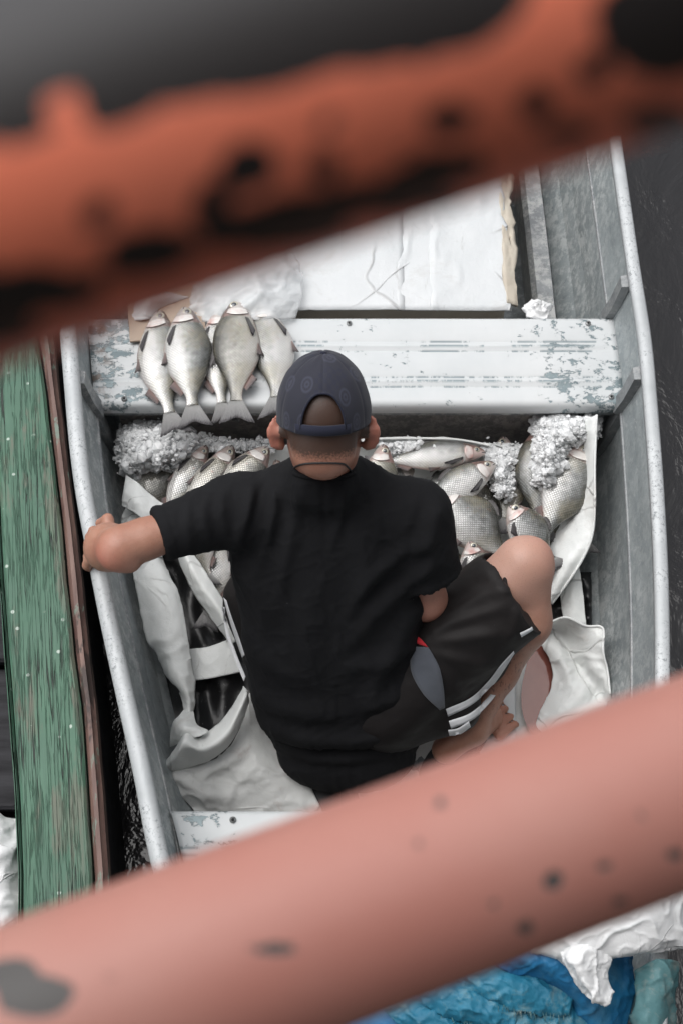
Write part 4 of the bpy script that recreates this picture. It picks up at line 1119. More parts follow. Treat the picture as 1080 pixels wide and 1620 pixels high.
# flip flops
def sandal(c, ang, lab=None):
    o = []; V = []
    for z in (0, .012):
        for i in range(28):
            a = 2 * PI * i / 28; x = .125 * math.cos(a); y = .046 * math.sin(a) * (1 + .18 * math.cos(a))
            V.append((c[0] + x * math.cos(ang) - y * math.sin(ang), c[1] + x * math.sin(ang) + y * math.cos(ang), c[2] + z))
    F = [tuple(range(27, -1, -1)), tuple(range(28, 56))] + [(i, (i + 1) % 28, 28 + (i + 1) % 28, 28 + i) for i in range(28)]
    return obj('sandal', V, F, M['sole'], person, smooth=False)
ax_ = math.atan2(fd[1], fd[0])
s1 = sandal((ankR * .5 + toeR * .5) * v3(1, 1, 0) + v3(0, 0, FZ + .002) - v3(*(fd * .055)), ax_)
st = []
for (x, y, z) in ((757, 1186, .095), (768, 1165, .125), (770, 1140, .131), (765, 1122, .118), (758, 1110, .08)): st.append(P(x, y, z))
V_, F_ = tube_vf(catmull(st, 16), .0045, 8); obj('sandal_strap', V_, F_, M['sole'], s1, local=False)
s2c = P(492, 1232, .062); s2 = sandal(s2c, math.radians(-38))

# ---- cap
CC = H(0, -.002, .018); ra, rb, rc = .0795, .099, .101
def cap_pt(th, ph, g=0.0):
    """th from crown, ph around from the back of the head"""
    return CC + hx * (ra + g) * math.sin(th) * math.sin(ph) - hf * (rb + g) * math.sin(th) * math.cos(ph) + hu * (rc + g) * math.cos(th)
cap = None
def rimth(ph): return math.radians(100 - 5 * math.cos(ph))
nph, nth = 220, 60
def bound(ph):
    a = (ph + PI) % (2 * PI) - PI; w = math.radians(28)
    if abs(a) >= w: return rimth(ph)
    return rimth(ph) - math.radians(39) * (1 - (abs(a) / w) ** 2.6) ** .5
V = []; UV = []
for i in range(nph):
    ph = 2 * PI * i / nph
    # cluster columns near the arch ends
    b_ = bound(ph)
    for j in range(nth):
        th = .012 + (b_ - .012) * j / (nth - 1)
        g = -.0011 * math.exp(-((((ph + PI / 6) % (PI / 3)) - PI / 6) * math.sin(th) / .035) ** 2)
        g += .0014 * noise.noise(Vector((math.sin(ph) * 3, math.cos(ph) * 3, th * 3)))
        g += .0012 * math.exp(-((th - b_) / .03) ** 2)
        V.append(cap_pt(th, ph, g)); 
        rr = th * .095; UV.append((rr * math.sin(ph), -rr * math.cos(ph) + .075))
capt = thing('cap', (0, 0, 0), None, None); bpy.data.objects.remove(capt)
o = obj('cap', V, grid_faces(nph, nth, True, False), M['cap'], person, uv=UV, solid=.0022)
capo = o
V = []
for ph in np.linspace(-.62, .62, 30):
    t0 = rimth(ph)
    for t_, g in ((t0 - .145, .0005), (t0 - .14, .0024), (t0 - .0, .003), (t0 + .012, .0015)): V.append(cap_pt(t_, ph, g - .001))
obj('cap_strap', V, grid_faces(30, 4), M['cap_plain'], capo, solid=.0016)
# stitched binding round the opening
arc = [cap_pt(bound(ph) - .010, ph, .0014) for ph in np.linspace(-math.radians(27.9), math.radians(27.9), 60)]
V_, F_ = tube_vf(arc, .0020, 8); obj('opening_binding', V_, F_, M['cap_plain'], capo)
rim = [cap_pt(rimth(ph) - .004, ph, .0012) for ph in np.linspace(math.radians(28), 2 * PI - math.radians(28), 90)]
V_, F_ = tube_vf(rim, .0018, 8); obj('rim_binding', V_, F_, M['cap_plain'], capo)
V = []
for ph in np.linspace(PI - .85, PI + .85, 24):
    for q in np.linspace(0, 1, 8):
        p = cap_pt(rimth(ph) - .03, ph, .001); out = nrm(hf * 1.0 - hu * .25)
        V.append(p + out * .068 * q * math.cos((ph - PI) / .85 * PI / 2.1) ** .6 - hu * .012 * q * ((ph - PI) / .85) ** 2)
obj('brim', V, grid_faces(24, 8), M['cap_plain'], capo, solid=.003)
V_, F_ = tube_vf([cap_pt(0, 0, .0), cap_pt(0, 0, .004)], [.007, .005], 14); obj('button', V_, F_, M['cap_plain'], capo)

# ------------------------------------------------------------------ fish
def fish_profile():
    s  = [0, .02, .05, .10, .16, .22, .32, .45, .58, .70, .80, .88, .94, 1.0]
    up = [.00, .19, .31, .45, .59, .71, .88, .97, .88, .66, .43, .29, .235, .25]     # dorsal half height (1 = deepest)
    lo = [.00, .15, .26, .41, .56, .69, .86, 1.0, .96, .76, .50, .30, .235, .25]
    th = [.00, .20, .38, .62, .84, .97, 1.0, .98, .86, .64, .42, .26, .17, .10]
    return s, up, lo, th
def pchip(x, xs, ys_):
    C = catmull(np.stack([xs, ys_], 1), 400); o = np.argsort(C[:, 0]); return np.interp(x, C[o, 0], C[o, 1])
fish_no = [0]
def fish(head, tail, w_px, s_dorsal, label, group, z=(.36, .36), bend=0.0, mat='fishA', roll=0.0, pelvic=True, fins=('fin_grey', 'fin_red'), lift=0.0, thk=.42, tailspread=1.0, facet=None):
    A = P(head[0], head[1], z[0]); E = P(tail[0], tail[1], z[1]); fish_no[0] += 1; rnd = random.Random(fish_no[0] * 7 + 3)
    L = float(np.linalg.norm(E - A)); x = nrm(E - A); upv = v3(0, -.18, 1)
    y = nrm(np.cross(upv, x)) * 1.0          # left of travel head->tail seen from above
    y = -y; zz = np.cross(x, y)
    if zz[2] < 0: zz = -zz
    # dorsal axis
    dv = y * s_dorsal
    if roll:
        dv2 = dv * math.cos(roll) + zz * math.sin(roll); zz = zz * math.cos(roll) - dv * math.sin(roll); dv = dv2
    c = (A + E) / 2; dep = (c - CAM) @ FW
    hw = w_px / FPX * dep / 2
    root = thing('fish', c, label, 'fish', group)
    Lb = L * .82; D = hw * .98; T = hw * thk
    s_, up_, lo_, th_ = fish_profile(); up_ = [u * rnd.uniform(.97, 1.03) for u in up_]
    ns, nr = 60, 30
    S = np.linspace(0, 1, ns) ** 1.0; U = pchip(S, s_, up_); Lo = pchip(S, s_, lo_); TH = pchip(S, s_, th_)
    def frame(sx, yy, hh):
        """sx along (m), yy dorsal (m), hh out of the flat side (m)"""
        q = sx / L; b = bend * L * (4 * q * (1 - q)) - bend * L * .0
        return A + x * sx + dv * (yy + b) + zz * hh
    V = []; side = []; along = []; UV = []
    for i in range(ns):
        for k in range(nr):
            th = 2 * PI * k / nr; cy, cz = math.cos(th), math.sin(th)
            py_ = cy * (U[i] if cy > 0 else Lo[i]) * D; pz_ = math.copysign(abs(cz) ** .9, cz) * TH[i] * T
            hump = 0
            sx = S[i] * Lb
            # mouth notch and gill edge
            if .195 < S[i] < .225 and cz > 0: pz_ -= .0010
            V.append(frame(sx, py_, pz_)); side.append(cy); along.append(S[i]); UV.append((sx, py_))
    F = grid_faces(ns, nr, False, True) + [tuple(range(nr)), tuple((ns - 1) * nr + q for q in range(nr - 1, -1, -1))]
    obj('fish_body', V, F, M[mat], root, attrs={'side': side, 'along': along}, uv=UV)
    def surf(s, v):
        """height of the visible flank at s and v (-1 belly..1 back)"""
        u = np.interp(s, S, U) if v > 0 else np.interp(s, S, Lo); t_ = np.interp(s, S, TH)
        return s * Lb, v * u * D, math.sqrt(max(0, 1 - v * v)) ** .9 * t_ * T
    def fin(name, base, tips, m, off=.0, n=9, thick=.0007):
        """fin between a base line and a tip line, both lists of (sx, y, h) metres"""
        a = catmull(base, n); b = catmull(tips, n); V = []; UV = []
        for i in range(n):
            for j in range(5):
                q = j / 4; p = a[i] * (1 - q) + b[i] * q
                V.append(frame(p[0], p[1], p[2] + .0016 * math.sin(i * 2.3 + 3 * q) * q)); UV.append((q, i / (n - 1)))
        return obj(name, V, grid_faces(n, 5), M[m], root, uv=UV, solid=thick)
    # tail
    r0 = np.interp(1, S, U) * D; ts = tailspread
    base = [(Lb * .985, r0 * 1.0, 0), (Lb * .995, r0 * .5, .001), (Lb, 0, .001), (Lb * .995, -r0 * .5, .001), (Lb * .985, -r0 * 1.0, 0)]
    dz = rnd.uniform(-.006, .002)
    tips = [(L * .985, D * .74 * ts, dz), (L * .975, D * .40 * ts, dz + .003), (L * .945, 0, .0), (L * .975, -D * .40 * ts, dz), (L * .99, -D * .70 * ts, dz + .002)]
    fin('tail_fin', base, tips, 'tailfin', n=19)
    # dorsal, anal
    fin('dorsal_fin', [(Lb * .42, D * .93, 0), (Lb * .50, D * .92, 0), (Lb * .60, D * .82, 0)], [(Lb * .47, D * 1.10, .002), (Lb * .56, D * 1.06, .002), (Lb * .66, D * .84, .002)], fins[0])
    fin('anal_fin', [(Lb * .74, -D * .62, 0), (Lb * .80, -D * .48, 0), (Lb * .87, -D * .31, 0)], [(Lb * .80, -D * .86, .002), (Lb * .85, -D * .66, .002), (Lb * .91, -D * .42, .002)], fins[1])
    # pectoral fin lying on the flank
    b0 = surf(.235, -.52); b1 = surf(.245, -.72); t0 = surf(.38, -.66); t1 = surf(.40, -.84)
    fin('pectoral_fin', [(b0[0], b0[1], b0[2] + .0015), ((b0[0] + b1[0]) / 2, (b0[1] + b1[1]) / 2, (b0[2] + b1[2]) / 2 + .0015), (b1[0], b1[1], b1[2] + .0015)],
        [(t0[0], t0[1], t0[2] + .004), (t0[0] + .012, (t0[1] + t1[1]) / 2, (t0[2] + t1[2]) / 2 + .004), (t1[0] - .01, t1[1], t1[2] + .003)], 'fin_dark', n=7)
    if pelvic:
        b0 = surf(.47, -.90); b1 = surf(.50, -.98)
        fin('pelvic_fin', [(b0[0], b0[1], b0[2] + .001), (b1[0], b1[1], b1[2] + .001)], [(b0[0] + L * .10, b0[1] * .96, b0[2] + .004), (b1[0] + L * .065, b1[1] * 1.16, .004)], fins[1], n=5)
    # gill cover: raised plate
    V = []
    for i in range(14):
        for j in range(9):
            v = -.86 + 1.45 * i / 13; q = j / 8
            s0 = .125 + .012 * abs(v); s1 = .215 - .045 * (abs(v + .12) ** 2) * 1.3
            s = s0 + (s1 - s0) * q; a_ = surf(s, v); V.append(frame(a_[0], a_[1], a_[2] + .0019 * q + .0002))
    obj('gill_cover', V, grid_faces(14, 9), M['gill'], root, solid=.0006)
    # mouth line
    mp = [frame(*[a_ + b_ for a_, b_ in zip(surf(s, -.10 - 1.5 * s), (0, 0, .0004))]) for s in (.004, .02, .045)]
    V_, F_ = tube_vf(mp, .0010, 6); obj('mouth', V_, F_, M['pupil'], root)
    # eye: silver disc with dark pupil
    ec = surf(.092, .26); R_ = D * .19
    V = []
    for i in range(6):
        for k in range(18):
            a_ = PI / 2 * i / 5; V.append(frame(ec[0] + R_ * math.sin(a_) * math.cos(2 * PI * k / 18), ec[1] + R_ * math.sin(a_) * math.sin(2 * PI * k / 18), ec[2] - .0012 + .0032 * math.cos(a_)))
    eo = obj('eye', V, grid_faces(6, 18, False, True), M['eye'], root)
    V = []
    for i in range(4):
        for k in range(14):
            a_ = PI / 2 * i / 3; q = R_ * .58; V.append(frame(ec[0] + q * math.sin(a_) * math.cos(2 * PI * k / 14), ec[1] + q * math.sin(a_) * math.sin(2 * PI * k / 14), ec[2] + .0012 + .0013 * math.cos(a_)))
    obj('pupil', V, grid_faces(4, 14, False, True), M['pupil'], eo)
    return root
G1 = 'fish laid side by side on the bench'
zb = BZ + .016
fish((252, 490), (281, 690), 74, -1, 'leftmost of the five fish hanging over the bench edge', G1, (zb, zb - .008), bend=-.045, mat='fishC')
fish((345, 488), (356, 672), 62, -1, 'narrow fish half hidden between its neighbours, third from left on the bench', G1, (zb - .002, zb - .01), bend=-.02, mat='fishC', fins=('fin_grey', 'fin_red'))
fish((408, 480), (434, 664), 74, 1, 'rightmost fish on the bench, its tail just behind the navy cap', G1, (zb, zb - .006), bend=-.055, mat='fishC')
fish((292, 485), (308, 678), 80, -1, 'plump silver fish with dark right flank, second from left on the bench', G1, (zb + .016, zb + .006), bend=.0, mat='fishA')
fish((376, 473), (376, 672), 80, 1, 'largest dark-scaled fish on the bench, its snout pointing furthest up', G1, (zb + .016, zb + .008), bend=.012, mat='fishB')
G2 = 'fish heaped in the lined well of the skiff'
fish((262, 716), (205, 856), 80, -1, 'fish whose head is buried under the left ice heap', G2, (.20, .16), mat='fishB')
fish((327, 704), (246, 850), 52, -1, 'pale pink-headed fish pointing up beside the left ice heap', G2, (.235, .20), mat='fishC')
fish((368, 704), (262, 862), 62, -1, 'olive-backed fish overlapping the pink-headed one near the left sleeve', G2, (.25, .22), bend=.03, mat='fishB')
fish((424, 706), (318, 838), 66, -1, 'brown-headed fish just left of the man\'s left ear', G2, (.26, .22), mat='fishB')
fish((436, 727), (470, 880), 50, -1, 'small fish with only its eye showing against the man\'s neck', G2, (.22, .18), mat='fishC')
fish((300, 810), (336, 932), 50, 1, 'fish with its tail hanging down below the left sleeve', G2, (.20, .15), mat='fishC')
fish((352, 830), (325, 1000), 60, 1, 'pale belly-up fish glimpsed between left sleeve and shorts', G2, (.15, .12), mat='fishC')
fish((606, 702), (588, 880), 64, -1, 'fish with upturned snout just right of the man\'s neck', G2, (.26, .20), mat='fishA')
fish((768, 716), (575, 738), 52, 1, 'fish lying level along the top rim of the liner', G2, (.245, .23), bend=.03, mat='fishC')
fish((783, 733), (640, 830), 62, 1, 'pink-faced fish pointing right, tucked under the level one', G2, (.26, .22), mat='fishC', bend=.02)
fish((735, 745), (650, 790), 40, 1, 'fish mostly covered, wedged beneath the two right-pointing ones', G2, (.19, .19), mat='fishC')
fish((796, 690), (800, 850), 62, 1, 'ice-crusted grey fish upright between the two fish piles', G2, (.21, .18), mat='fishB')
fish((828, 700), (806, 850), 44, -1, 'thin dark strip of fish squeezed left of the big iced one', G2, (.20, .18), mat='fishB')
fish((752, 760), (790, 850), 48, -1, 'dark mottled fish peeping out above the round silver one', G2, (.185, .17), mat='fishB')
fish((690, 783), (815, 905), 92, -1, 'round-bodied silver fish crossing beside the right shoulder', G2, (.235, .20), bend=.05, mat='fishA')
fish((655, 742), (560, 800), 46, 1, 'fish lying dim beneath the shoulder right of the neck', G2, (.20, .18), mat='fishC')
fish((790, 745), (735, 850), 50, 1, 'shaded fish under the iced grey one', G2, (.165, .15), mat='fishC')
fish((905, 775), (935, 880), 44, 1, 'fish whose back shows along the liner at the far right', G2, (.16, .15), mat='fishB')
fish((725, 800), (680, 900), 54, 1, 'fish mostly hidden behind the right sleeve', G2, (.175, .16), mat='fishC')
fish((893, 770), (850, 900), 52, -1, 'shadowed fish under the right-hand pair, against the liner', G2, (.17, .15), mat='fishB')
fish((862, 670), (860, 862), 84, 1, 'large fish with its head under the right ice heap', G2, (.235, .20), bend=.05, mat='fishA')
fish((922, 700), (838, 876), 80, -1, 'topmost silver fish at the right, its head against the liner', G2, (.275, .235), bend=.045, mat='fishA')
fish((804, 800), (886, 905), 70, -1, 'fish with wide eye looking up just above the bare knee', G2, (.27, .22), mat='fishA')
fish((742, 856), (775, 990), 62, -1, 'pale fish with wide eye between right sleeve and knee', G2, (.24, .20), mat='fishC')
fish((700, 860), (745, 985), 58, -1, 'dim fish deep in the gap right of the sleeve', G2, (.18, .16), mat='fishB')
fish((690, 880), (745, 1010), 70, -1, 'silver-scaled fish below the right sleeve, against the thigh', G2, (.20, .17), mat='fishA')

# ------------------------------------------------------------------ ice
def ico():
    t = (1 + 5 ** .5) / 2; V = np.array([(-1, t, 0), (1, t, 0), (-1, -t, 0), (1, -t, 0), (0, -1, t), (0, 1, t), (0, -1, -t), (0, 1, -t), (t, 0, -1), (t, 0, 1), (-t, 0, -1), (-t, 0, 1)], float) / 1.9
    F = [(0, 11, 5), (0, 5, 1), (0, 1, 7), (0, 7, 10), (0, 10, 11), (1, 5, 9), (5, 11, 4), (11, 10, 2), (10, 7, 6), (7, 1, 8), (3, 9, 4), (3, 4, 2), (3, 2, 6), (3, 6, 8), (3, 8, 9), (4, 9, 5), (2, 4, 11), (6, 2, 10), (8, 6, 7), (9, 8, 1)]
    return V, F
ICV, ICF = ico()
def ice(poly, n, zlo, zhi, label, seed, smin=.002, smax=.0062):
    rnd = random.Random(seed); xs = [p[0] for p in poly]; ys_ = [p[1] for p in poly]; V = []; F = []; cx, cy = sum(xs) / len(xs), sum(ys_) / len(ys_)
    def inside(x, y):
        r = False; j = len(poly) - 1
        for i in range(len(poly)):
            if (ys_[i] > y) != (ys_[j] > y) and x < (xs[j] - xs[i]) * (y - ys_[i]) / (ys_[j] - ys_[i]) + xs[i]: r = not r
            j = i
        return r
    def edge(x, y):
        m = 1e9
        for i in range(len(poly)):
            a, b = np.array(poly[i - 1], float), np.array(poly[i], float); d = b - a; t = np.clip(((x, y) - a) @ d / (d @ d), 0, 1); m = min(m, float(np.hypot(*((x, y) - a - t * d))))
        return m
    k = 0
    while k < n:
        x, y = rnd.uniform(min(xs), max(xs)), rnd.uniform(min(ys_), max(ys_))
        if not inside(x, y): continue
        k += 1; e = min(1, edge(x, y) / 24); x += rnd.gauss(0, 3.5); y += rnd.gauss(0, 3.5); z = zlo + (zhi - zlo) * (e ** .6) * (1 - .25 * rnd.random()) + .016 * noise.noise(Vector((x * .07, y * .07, seed))) + .008 * noise.noise(Vector((x * .2, y * .2, seed)))
        c = P(x, y, z); sc = rnd.uniform(smin, smax) * (1 if rnd.random() < .86 else rnd.uniform(1.6, 3.0))
        q = Matrix.Rotation(rnd.uniform(0, 6.28), 3, Vector((rnd.gauss(0, 1), rnd.gauss(0, 1), rnd.gauss(0, 1))).normalized())
        st = np.array([1, rnd.uniform(.5, 1), rnd.uniform(.35, 1)]) * sc
        jit = np.array([[rnd.uniform(.75, 1.25)] for _ in range(12)])
        W = (ICV * jit * st) @ np.array(q) + c; o = len(V); V += W.tolist(); F += [(a + o, b + o, d + o) for a, b, d in ICF]
    ob = obj('ice_heap', V, F, M['ice'], smooth=False)
    return props(ob, label, 'ice', None, 'stuff')
ice([(190, 684), (205, 668), (245, 662), (285, 674), (312, 694), (318, 706), (300, 722), (285, 735), (262, 742), (232, 742), (205, 752), (190, 735)], 5200, .19, .285, 'heap of crushed ice in the left corner of the well', 3)
ice([(845, 660), (880, 652), (943, 652), (943, 690), (925, 705), (900, 712), (888, 745), (870, 780), (848, 760), (845, 710)], 6500, .225, .335, 'heap of crushed ice in the right corner against the liner', 5)
ice([(770, 706), (822, 704), (826, 720), (812, 745), (806, 790), (786, 780), (768, 745)], 2200, .21, .25, 'ice scattered over the grey fish between the piles', 8, .0018, .005)
ice([(600, 700), (640, 698), (720, 703), (690, 712), (640, 716), (605, 712)], 900, .232, .255, 'thin line of ice chips along the back rim of the liner', 9, .0018, .0045)
ice([(318, 690), (360, 698), (420, 697), (440, 705), (425, 712), (345, 714), (318, 712)], 800, .21, .24, 'thin scatter of ice chips behind the left fish heads', 10, .0018, .005)

# ------------------------------------------------------------------ tarp lining the well
tarp = thing('tarp', P(540, 900, FZ + .005), 'grey white plastic tarp lining the well under the fish, its edges folded and curling', 'tarp')
# bowl under the fish
sheet('liner_bowl', [
    [(415, 706, .20), (520, 700, .22), (600, 694, .25), (700, 694, .25), (775, 704, .24), (830, 708, .22), (935, 664, .28)],
    [(380, 760, .16), (520, 730, .14), (610, 730, .14), (700, 730, .14), (790, 740, .13), (870, 760, .13), (938, 745, .24)],
    [(330, 830, .12), (480, 820, .10), (620, 820, .09), (720, 820, .09), (820, 820, .09), (890, 820, .10), (936, 800, .20)],
    [(300, 900, .10), (420, 900, .08), (600, 900, .07), (700, 900, .07), (800, 900, .075), (870, 900, .08), (905, 890, .13)],
    [(330, 960, .09), (420, 970, .08), (600, 970, .07), (700, 990, .07), (780, 1000, .068), (830, 990, .07), (860, 970, .10)]], M['tarp'], tarp, (50, 70), .0025, 14, seed=1)
# left: lip folded over near the ice
sheet('folded_lip', [
    [(200, 752, .24), (218, 764, .255), (236, 780, .25), (262, 800, .235)],
    [(196, 775, .25), (214, 790, .262), (234, 804, .256), (256, 818, .24)],
    [(193, 800, .235), (212, 810, .25), (230, 824, .248), (246, 836, .235)]], M['tarp'], tarp, (24, 20), .0015, 22, seed=2)
sheet('folded_edge', [
    [(200, 802, .20), (214, 812, .215), (232, 822, .21), (250, 836, .20)],
    [(192, 824, .20), (208, 832, .22), (226, 842, .215), (250, 850, .20)],
    [(198, 850, .19), (212, 856, .21), (232, 866, .205), (256, 872, .19)],
    [(206, 884, .18), (222, 884, .20), (242, 882, .20), (262, 880, .18)]], M['tarp'], tarp, (24, 20), .0015, 22, seed=4)
# left strip falling towards the camera
sheet('left_flap', [
    [(207, 885, .19), (222, 876, .200), (240, 870, .192), (256, 878, .17)],
    [(214, 925, .19), (236, 918, .203), (258, 912, .202), (270, 915, .18)],
    [(222, 965, .18), (248, 958, .202), (272, 948, .200), (287, 953, .18)],
    [(232, 1010, .17), (256, 1008, .190), (282, 1000, .192), (296, 1000, .18)],
    [(247, 1034, .16), (268, 1040, .183), (288, 1042, .183), (302, 1040, .17)],
    [(262, 1068, .15), (276, 1076, .18), (294, 1080, .185), (308, 1078, .16)],
    [(286, 1096, .15), (292, 1104, .165), (300, 1108, .17), (308, 1106, .15)],
    [(291, 1122, .15), (296, 1126, .16), (301, 1128, .16), (306, 1126, .15)]], M['tarp'], tarp, (70, 26), .0022, 16, seed=5)
# right hand strip crossing from the sleeve to the shorts
sheet('inner_flap', [
    [(279, 874, .18), (290, 870, .205), (302, 870, .19)],
    [(290, 905, .17), (304, 902, .20), (322, 900, .185)],
    [(306, 938, .16), (322, 932, .19), (342, 930, .175)],
    [(330, 972, .15), (346, 964, .18), (362, 962, .16)],
    [(352, 1002, .14), (364, 996, .165), (376, 990, .15)],
    [(364, 1020, .13), (372, 1016, .15), (382, 1012, .14)]], M['tarp'], tarp, (40, 20), .0015, 20, seed=6)
sheet('cross_strip', [
    [(298, 1027, .112), (330, 1023, .118), (366, 1010, .115)],
    [(300, 1050, .112), (336, 1046, .120), (374, 1034, .115)],
    [(304, 1077, .112), (340, 1072, .118), (380, 1063, .115)]], M['tarp'], tarp, (20, 30), .001, 22, seed=7)
sheet('wet_inner_skin', [
    [(296, 860, .115), (330, 862, .11), (380, 868, .10)],
    [(312, 905, .11), (345, 905, .105), (390, 910, .10)],
    [(345, 960, .11), (368, 958, .105), (395, 960, .10)]], M['tarp_wet'], tarp, (24, 24), .002, 20, seed=17)
# rolled edge rising from the bottom fold to the shorts
sheet('rolled_edge', [
    [(386, 1086, .20), (392, 1094, .22), (395, 1110, .20)],
    [(370, 1112, .19), (378, 1124, .215), (384, 1140, .19)],
    [(350, 1140, .18), (362, 1156, .205), (370, 1170, .17)],
    [(330, 1158, .18), (342, 1176, .205), (352, 1190, .16)],
    [(312, 1168, .19), (318, 1186, .215), (330, 1204, .15)],
    [(296, 1156, .21), (292, 1180, .225), (304, 1212, .14)],
    [(280, 1180, .19), (278, 1200, .20), (288, 1222, .12)],
    [(262, 1206, .16), (262, 1216, .16), (272, 1230, .10)],
    [(256, 1214, .13), (257, 1217, .13), (260, 1222, .10)]], M['tarp'], tarp, (60, 20), .0012, 20, seed=8)
sheet('curled_lip', [
    [(291, 1122, .16), (300, 1126, .16), (306, 1124, .15)],
    [(284, 1132, .18), (296, 1142, .20), (312, 1146, .19)],
    [(274, 1144, .17), (290, 1152, .215), (330, 1156, .20)],
    [(270, 1172, .15), (286, 1164, .20), (318, 1164, .21)],
    [(269, 1182, .13), (284, 1176, .18), (300, 1168, .20)]], M['tarp'], tarp, (30, 30), .001, 20, seed=9)
sheet('floor_fold', [
    [(318, 1206, .13), (350, 1196, .12), (380, 1150, .12), (394, 1098, .13), (404, 1112, .12)],
    [(272, 1218, .14), (318, 1216, .13), (372, 1200, .13), (408, 1170, .12), (430, 1150, .10)],
    [(256, 1217, .14), (302, 1240, .14), (352, 1228, .11), (410, 1216, .12), (452, 1192, .10)],
    [(284, 1256, .12), (330, 1262, .12), (380, 1252, .10), (432, 1244, .105), (484, 1232, .09)],
    [(308, 1284, .09), (350, 1284, .08), (400, 1284, .08), (450, 1284, .08), (510, 1284, .07)],
    [(330, 1330, .06), (380, 1330, .06), (430, 1330, .06), (480, 1330, .06), (540, 1330, .06)]], M['tarp_wet'], tarp, (50, 60), .0035, 15, seed=10)
# under the man and to the near bench
sheet('floor_sheet', [
    [(400, 985, .062), (520, 985, .062), (640, 985, .062), (720, 1000, .062), (800, 1000, .064), (870, 985, .070)],
    [(395, 1100, .058), (520, 1100, .058), (640, 1100, .058), (700, 1100, .058), (800, 1100, .058), (900, 1100, .062)],
    [(400, 1200, .055), (520, 1200, .058), (640, 1200, .056), (720, 1200, .056), (800, 1200, .058), (900, 1200, .060)],
    [(420, 1330, .055), (520, 1330, .055), (640, 1330, .055), (720, 1330, .055), (800, 1330, .055), (900, 1330, .055)]], M['tarp_wet'], tarp, (50, 60), .003, 12, seed=11)
# right: the liner flap against the hull side
sheet('right_flap', [
    [(925, 664, .33), (934, 660, .345), (943, 656, .35)],
    [(918, 740, .26), (930, 738, .29), (940, 735, .31)],
    [(896, 806, .22), (922, 802, .26), (940, 800, .285)],
    [(876, 850, .20), (908, 856, .24), (936, 846, .26)],
    [(864, 880, .19), (894, 890, .23), (922, 882, .235)],
    [(858, 920, .17), (876, 930, .20), (898, 920, .205)],
    [(856, 955, .15), (864, 960, .165), (872, 955, .165)]], M['tarp'], tarp, (70, 26), .002, 16, seed=12)
sheet('lower_right_flap', [
    [(896, 892, .16), (906, 890, .175), (914, 892, .17)],
    [(886, 930, .15), (904, 930, .165), (921, 935, .16)],
    [(888, 968, .13), (908, 968, .145), (925, 975, .14)],
    [(894, 990, .12), (910, 992, .13), (928, 1000, .125)]], M['tarp'], tarp, (30, 20), .0015, 18, seed=13)
sheet('crumpled_corner', [
    [(848, 992, .12), (870, 984, .17), (895, 976, .185), (925, 990, .175), (952, 992, .18)],
    [(850, 996, .11), (874, 996, .115), (898, 1000, .13), (926, 1008, .16), (954, 1006, .19)],
    [(858, 1020, .10), (884, 1032, .12), (904, 1040, .10), (930, 1030, .15), (953, 1030, .185)],
    [(874, 1050, .10), (896, 1062, .13), (918, 1058, .11), (938, 1060, .155), (960, 1062, .165)],
    [(872, 1086, .10), (896, 1096, .12), (922, 1090, .135), (946, 1096, .12), (964, 1098, .16)],
    [(852, 1130, .08), (880, 1134, .105), (910, 1128, .115), (942, 1124, .12), (972, 1120, .12)],
    [(840, 1180, .06), (870, 1184, .07), (905, 1182, .08), (945, 1180, .08), (990, 1170, .08)]], M['tarp'], tarp, (70, 60), .004, 13, seed=14)
# rolled hems: a soft bead along free edges
def bead(px, r=.0028):
    V_, F_ = tube_vf(catmull([P(*q) for q in px], 60), r, 8); obj('hem', V_, F_, M['tarp'], tarp)
bead([(560, 700, .238), (600, 694, .252), (700, 694, .252), (740, 698, .246), (775, 705, .242)])
bead([(943, 656, .352), (940, 735, .312), (940, 800, .287), (936, 846, .262), (922, 882, .237), (898, 920, .207), (872, 955, .167)])
bead([(870, 984, .172), (895, 977, .187), (925, 990, .178), (948, 991, .182), (954, 1000, .188), (953, 1030, .187), (960, 1062, .168), (964, 1098, .162)])
# black plastic sheet under the folds
bp = obj('plastic_sheet', *(lambda G: (G, grid_faces(40, 30)))(
    np.array([[P(238 + 175 * j / 29 + 55 * i / 39 - 12, 868 + 320 * i / 39, .075 + .02 * noise.noise(Vector((i * .16, j * .2, 2)))) for j in range(30)] for i in range(40)]).reshape(-1, 3)), M['black_plastic'], solid=.001)
props(bp, 'wet black plastic sheet between the tarp folds left of the man', 'plastic sheet')
bp = obj('plastic_sheet', *(lambda G: (G, grid_faces(24, 20)))(
    np.array([[P(845 + 90 * j / 19, 905 + 95 * i / 23, .085 + .02 * noise.noise(Vector((i * .2, j * .25, 7)))) for j in range(20)] for i in range(24)]).reshape(-1, 3)), M['black_plastic'], solid=.001)
props(bp, 'small black plastic showing between the tarp flaps right of the knee', 'plastic sheet')
# bloody melt water
pud = []
cx_, cy_ = 860, 1065
for k in range(40):
    a = 2 * PI * k / 40; r_ = 1 + .16 * math.sin(3 * a + 1) + .08 * math.sin(5 * a)
    pud.append(P(cx_ + 36 * r_ * math.cos(a), cy_ + 105 * r_ * math.sin(a), .0775))
pud.append(np.mean(pud, axis=0))
o = obj('puddle', pud, [(k, (k + 1) % 40, 40) for k in range(40)], M['blood'], smooth=False); props(o, 'shallow reddish puddle of melt water beside the right foot', 'puddle')
# pale foam board standing next to the foot
mb = MB(); c = P(797, 1150, .075); mb.box((c[0] - .012, c[1] + .01, .062), (.075, .34, .022), math.radians(-3), .003)
o = mb.build('foam_board', M['paper'], smooth=False); props(o, 'pale foam board on the floor between the right toes and the puddle', 'board')

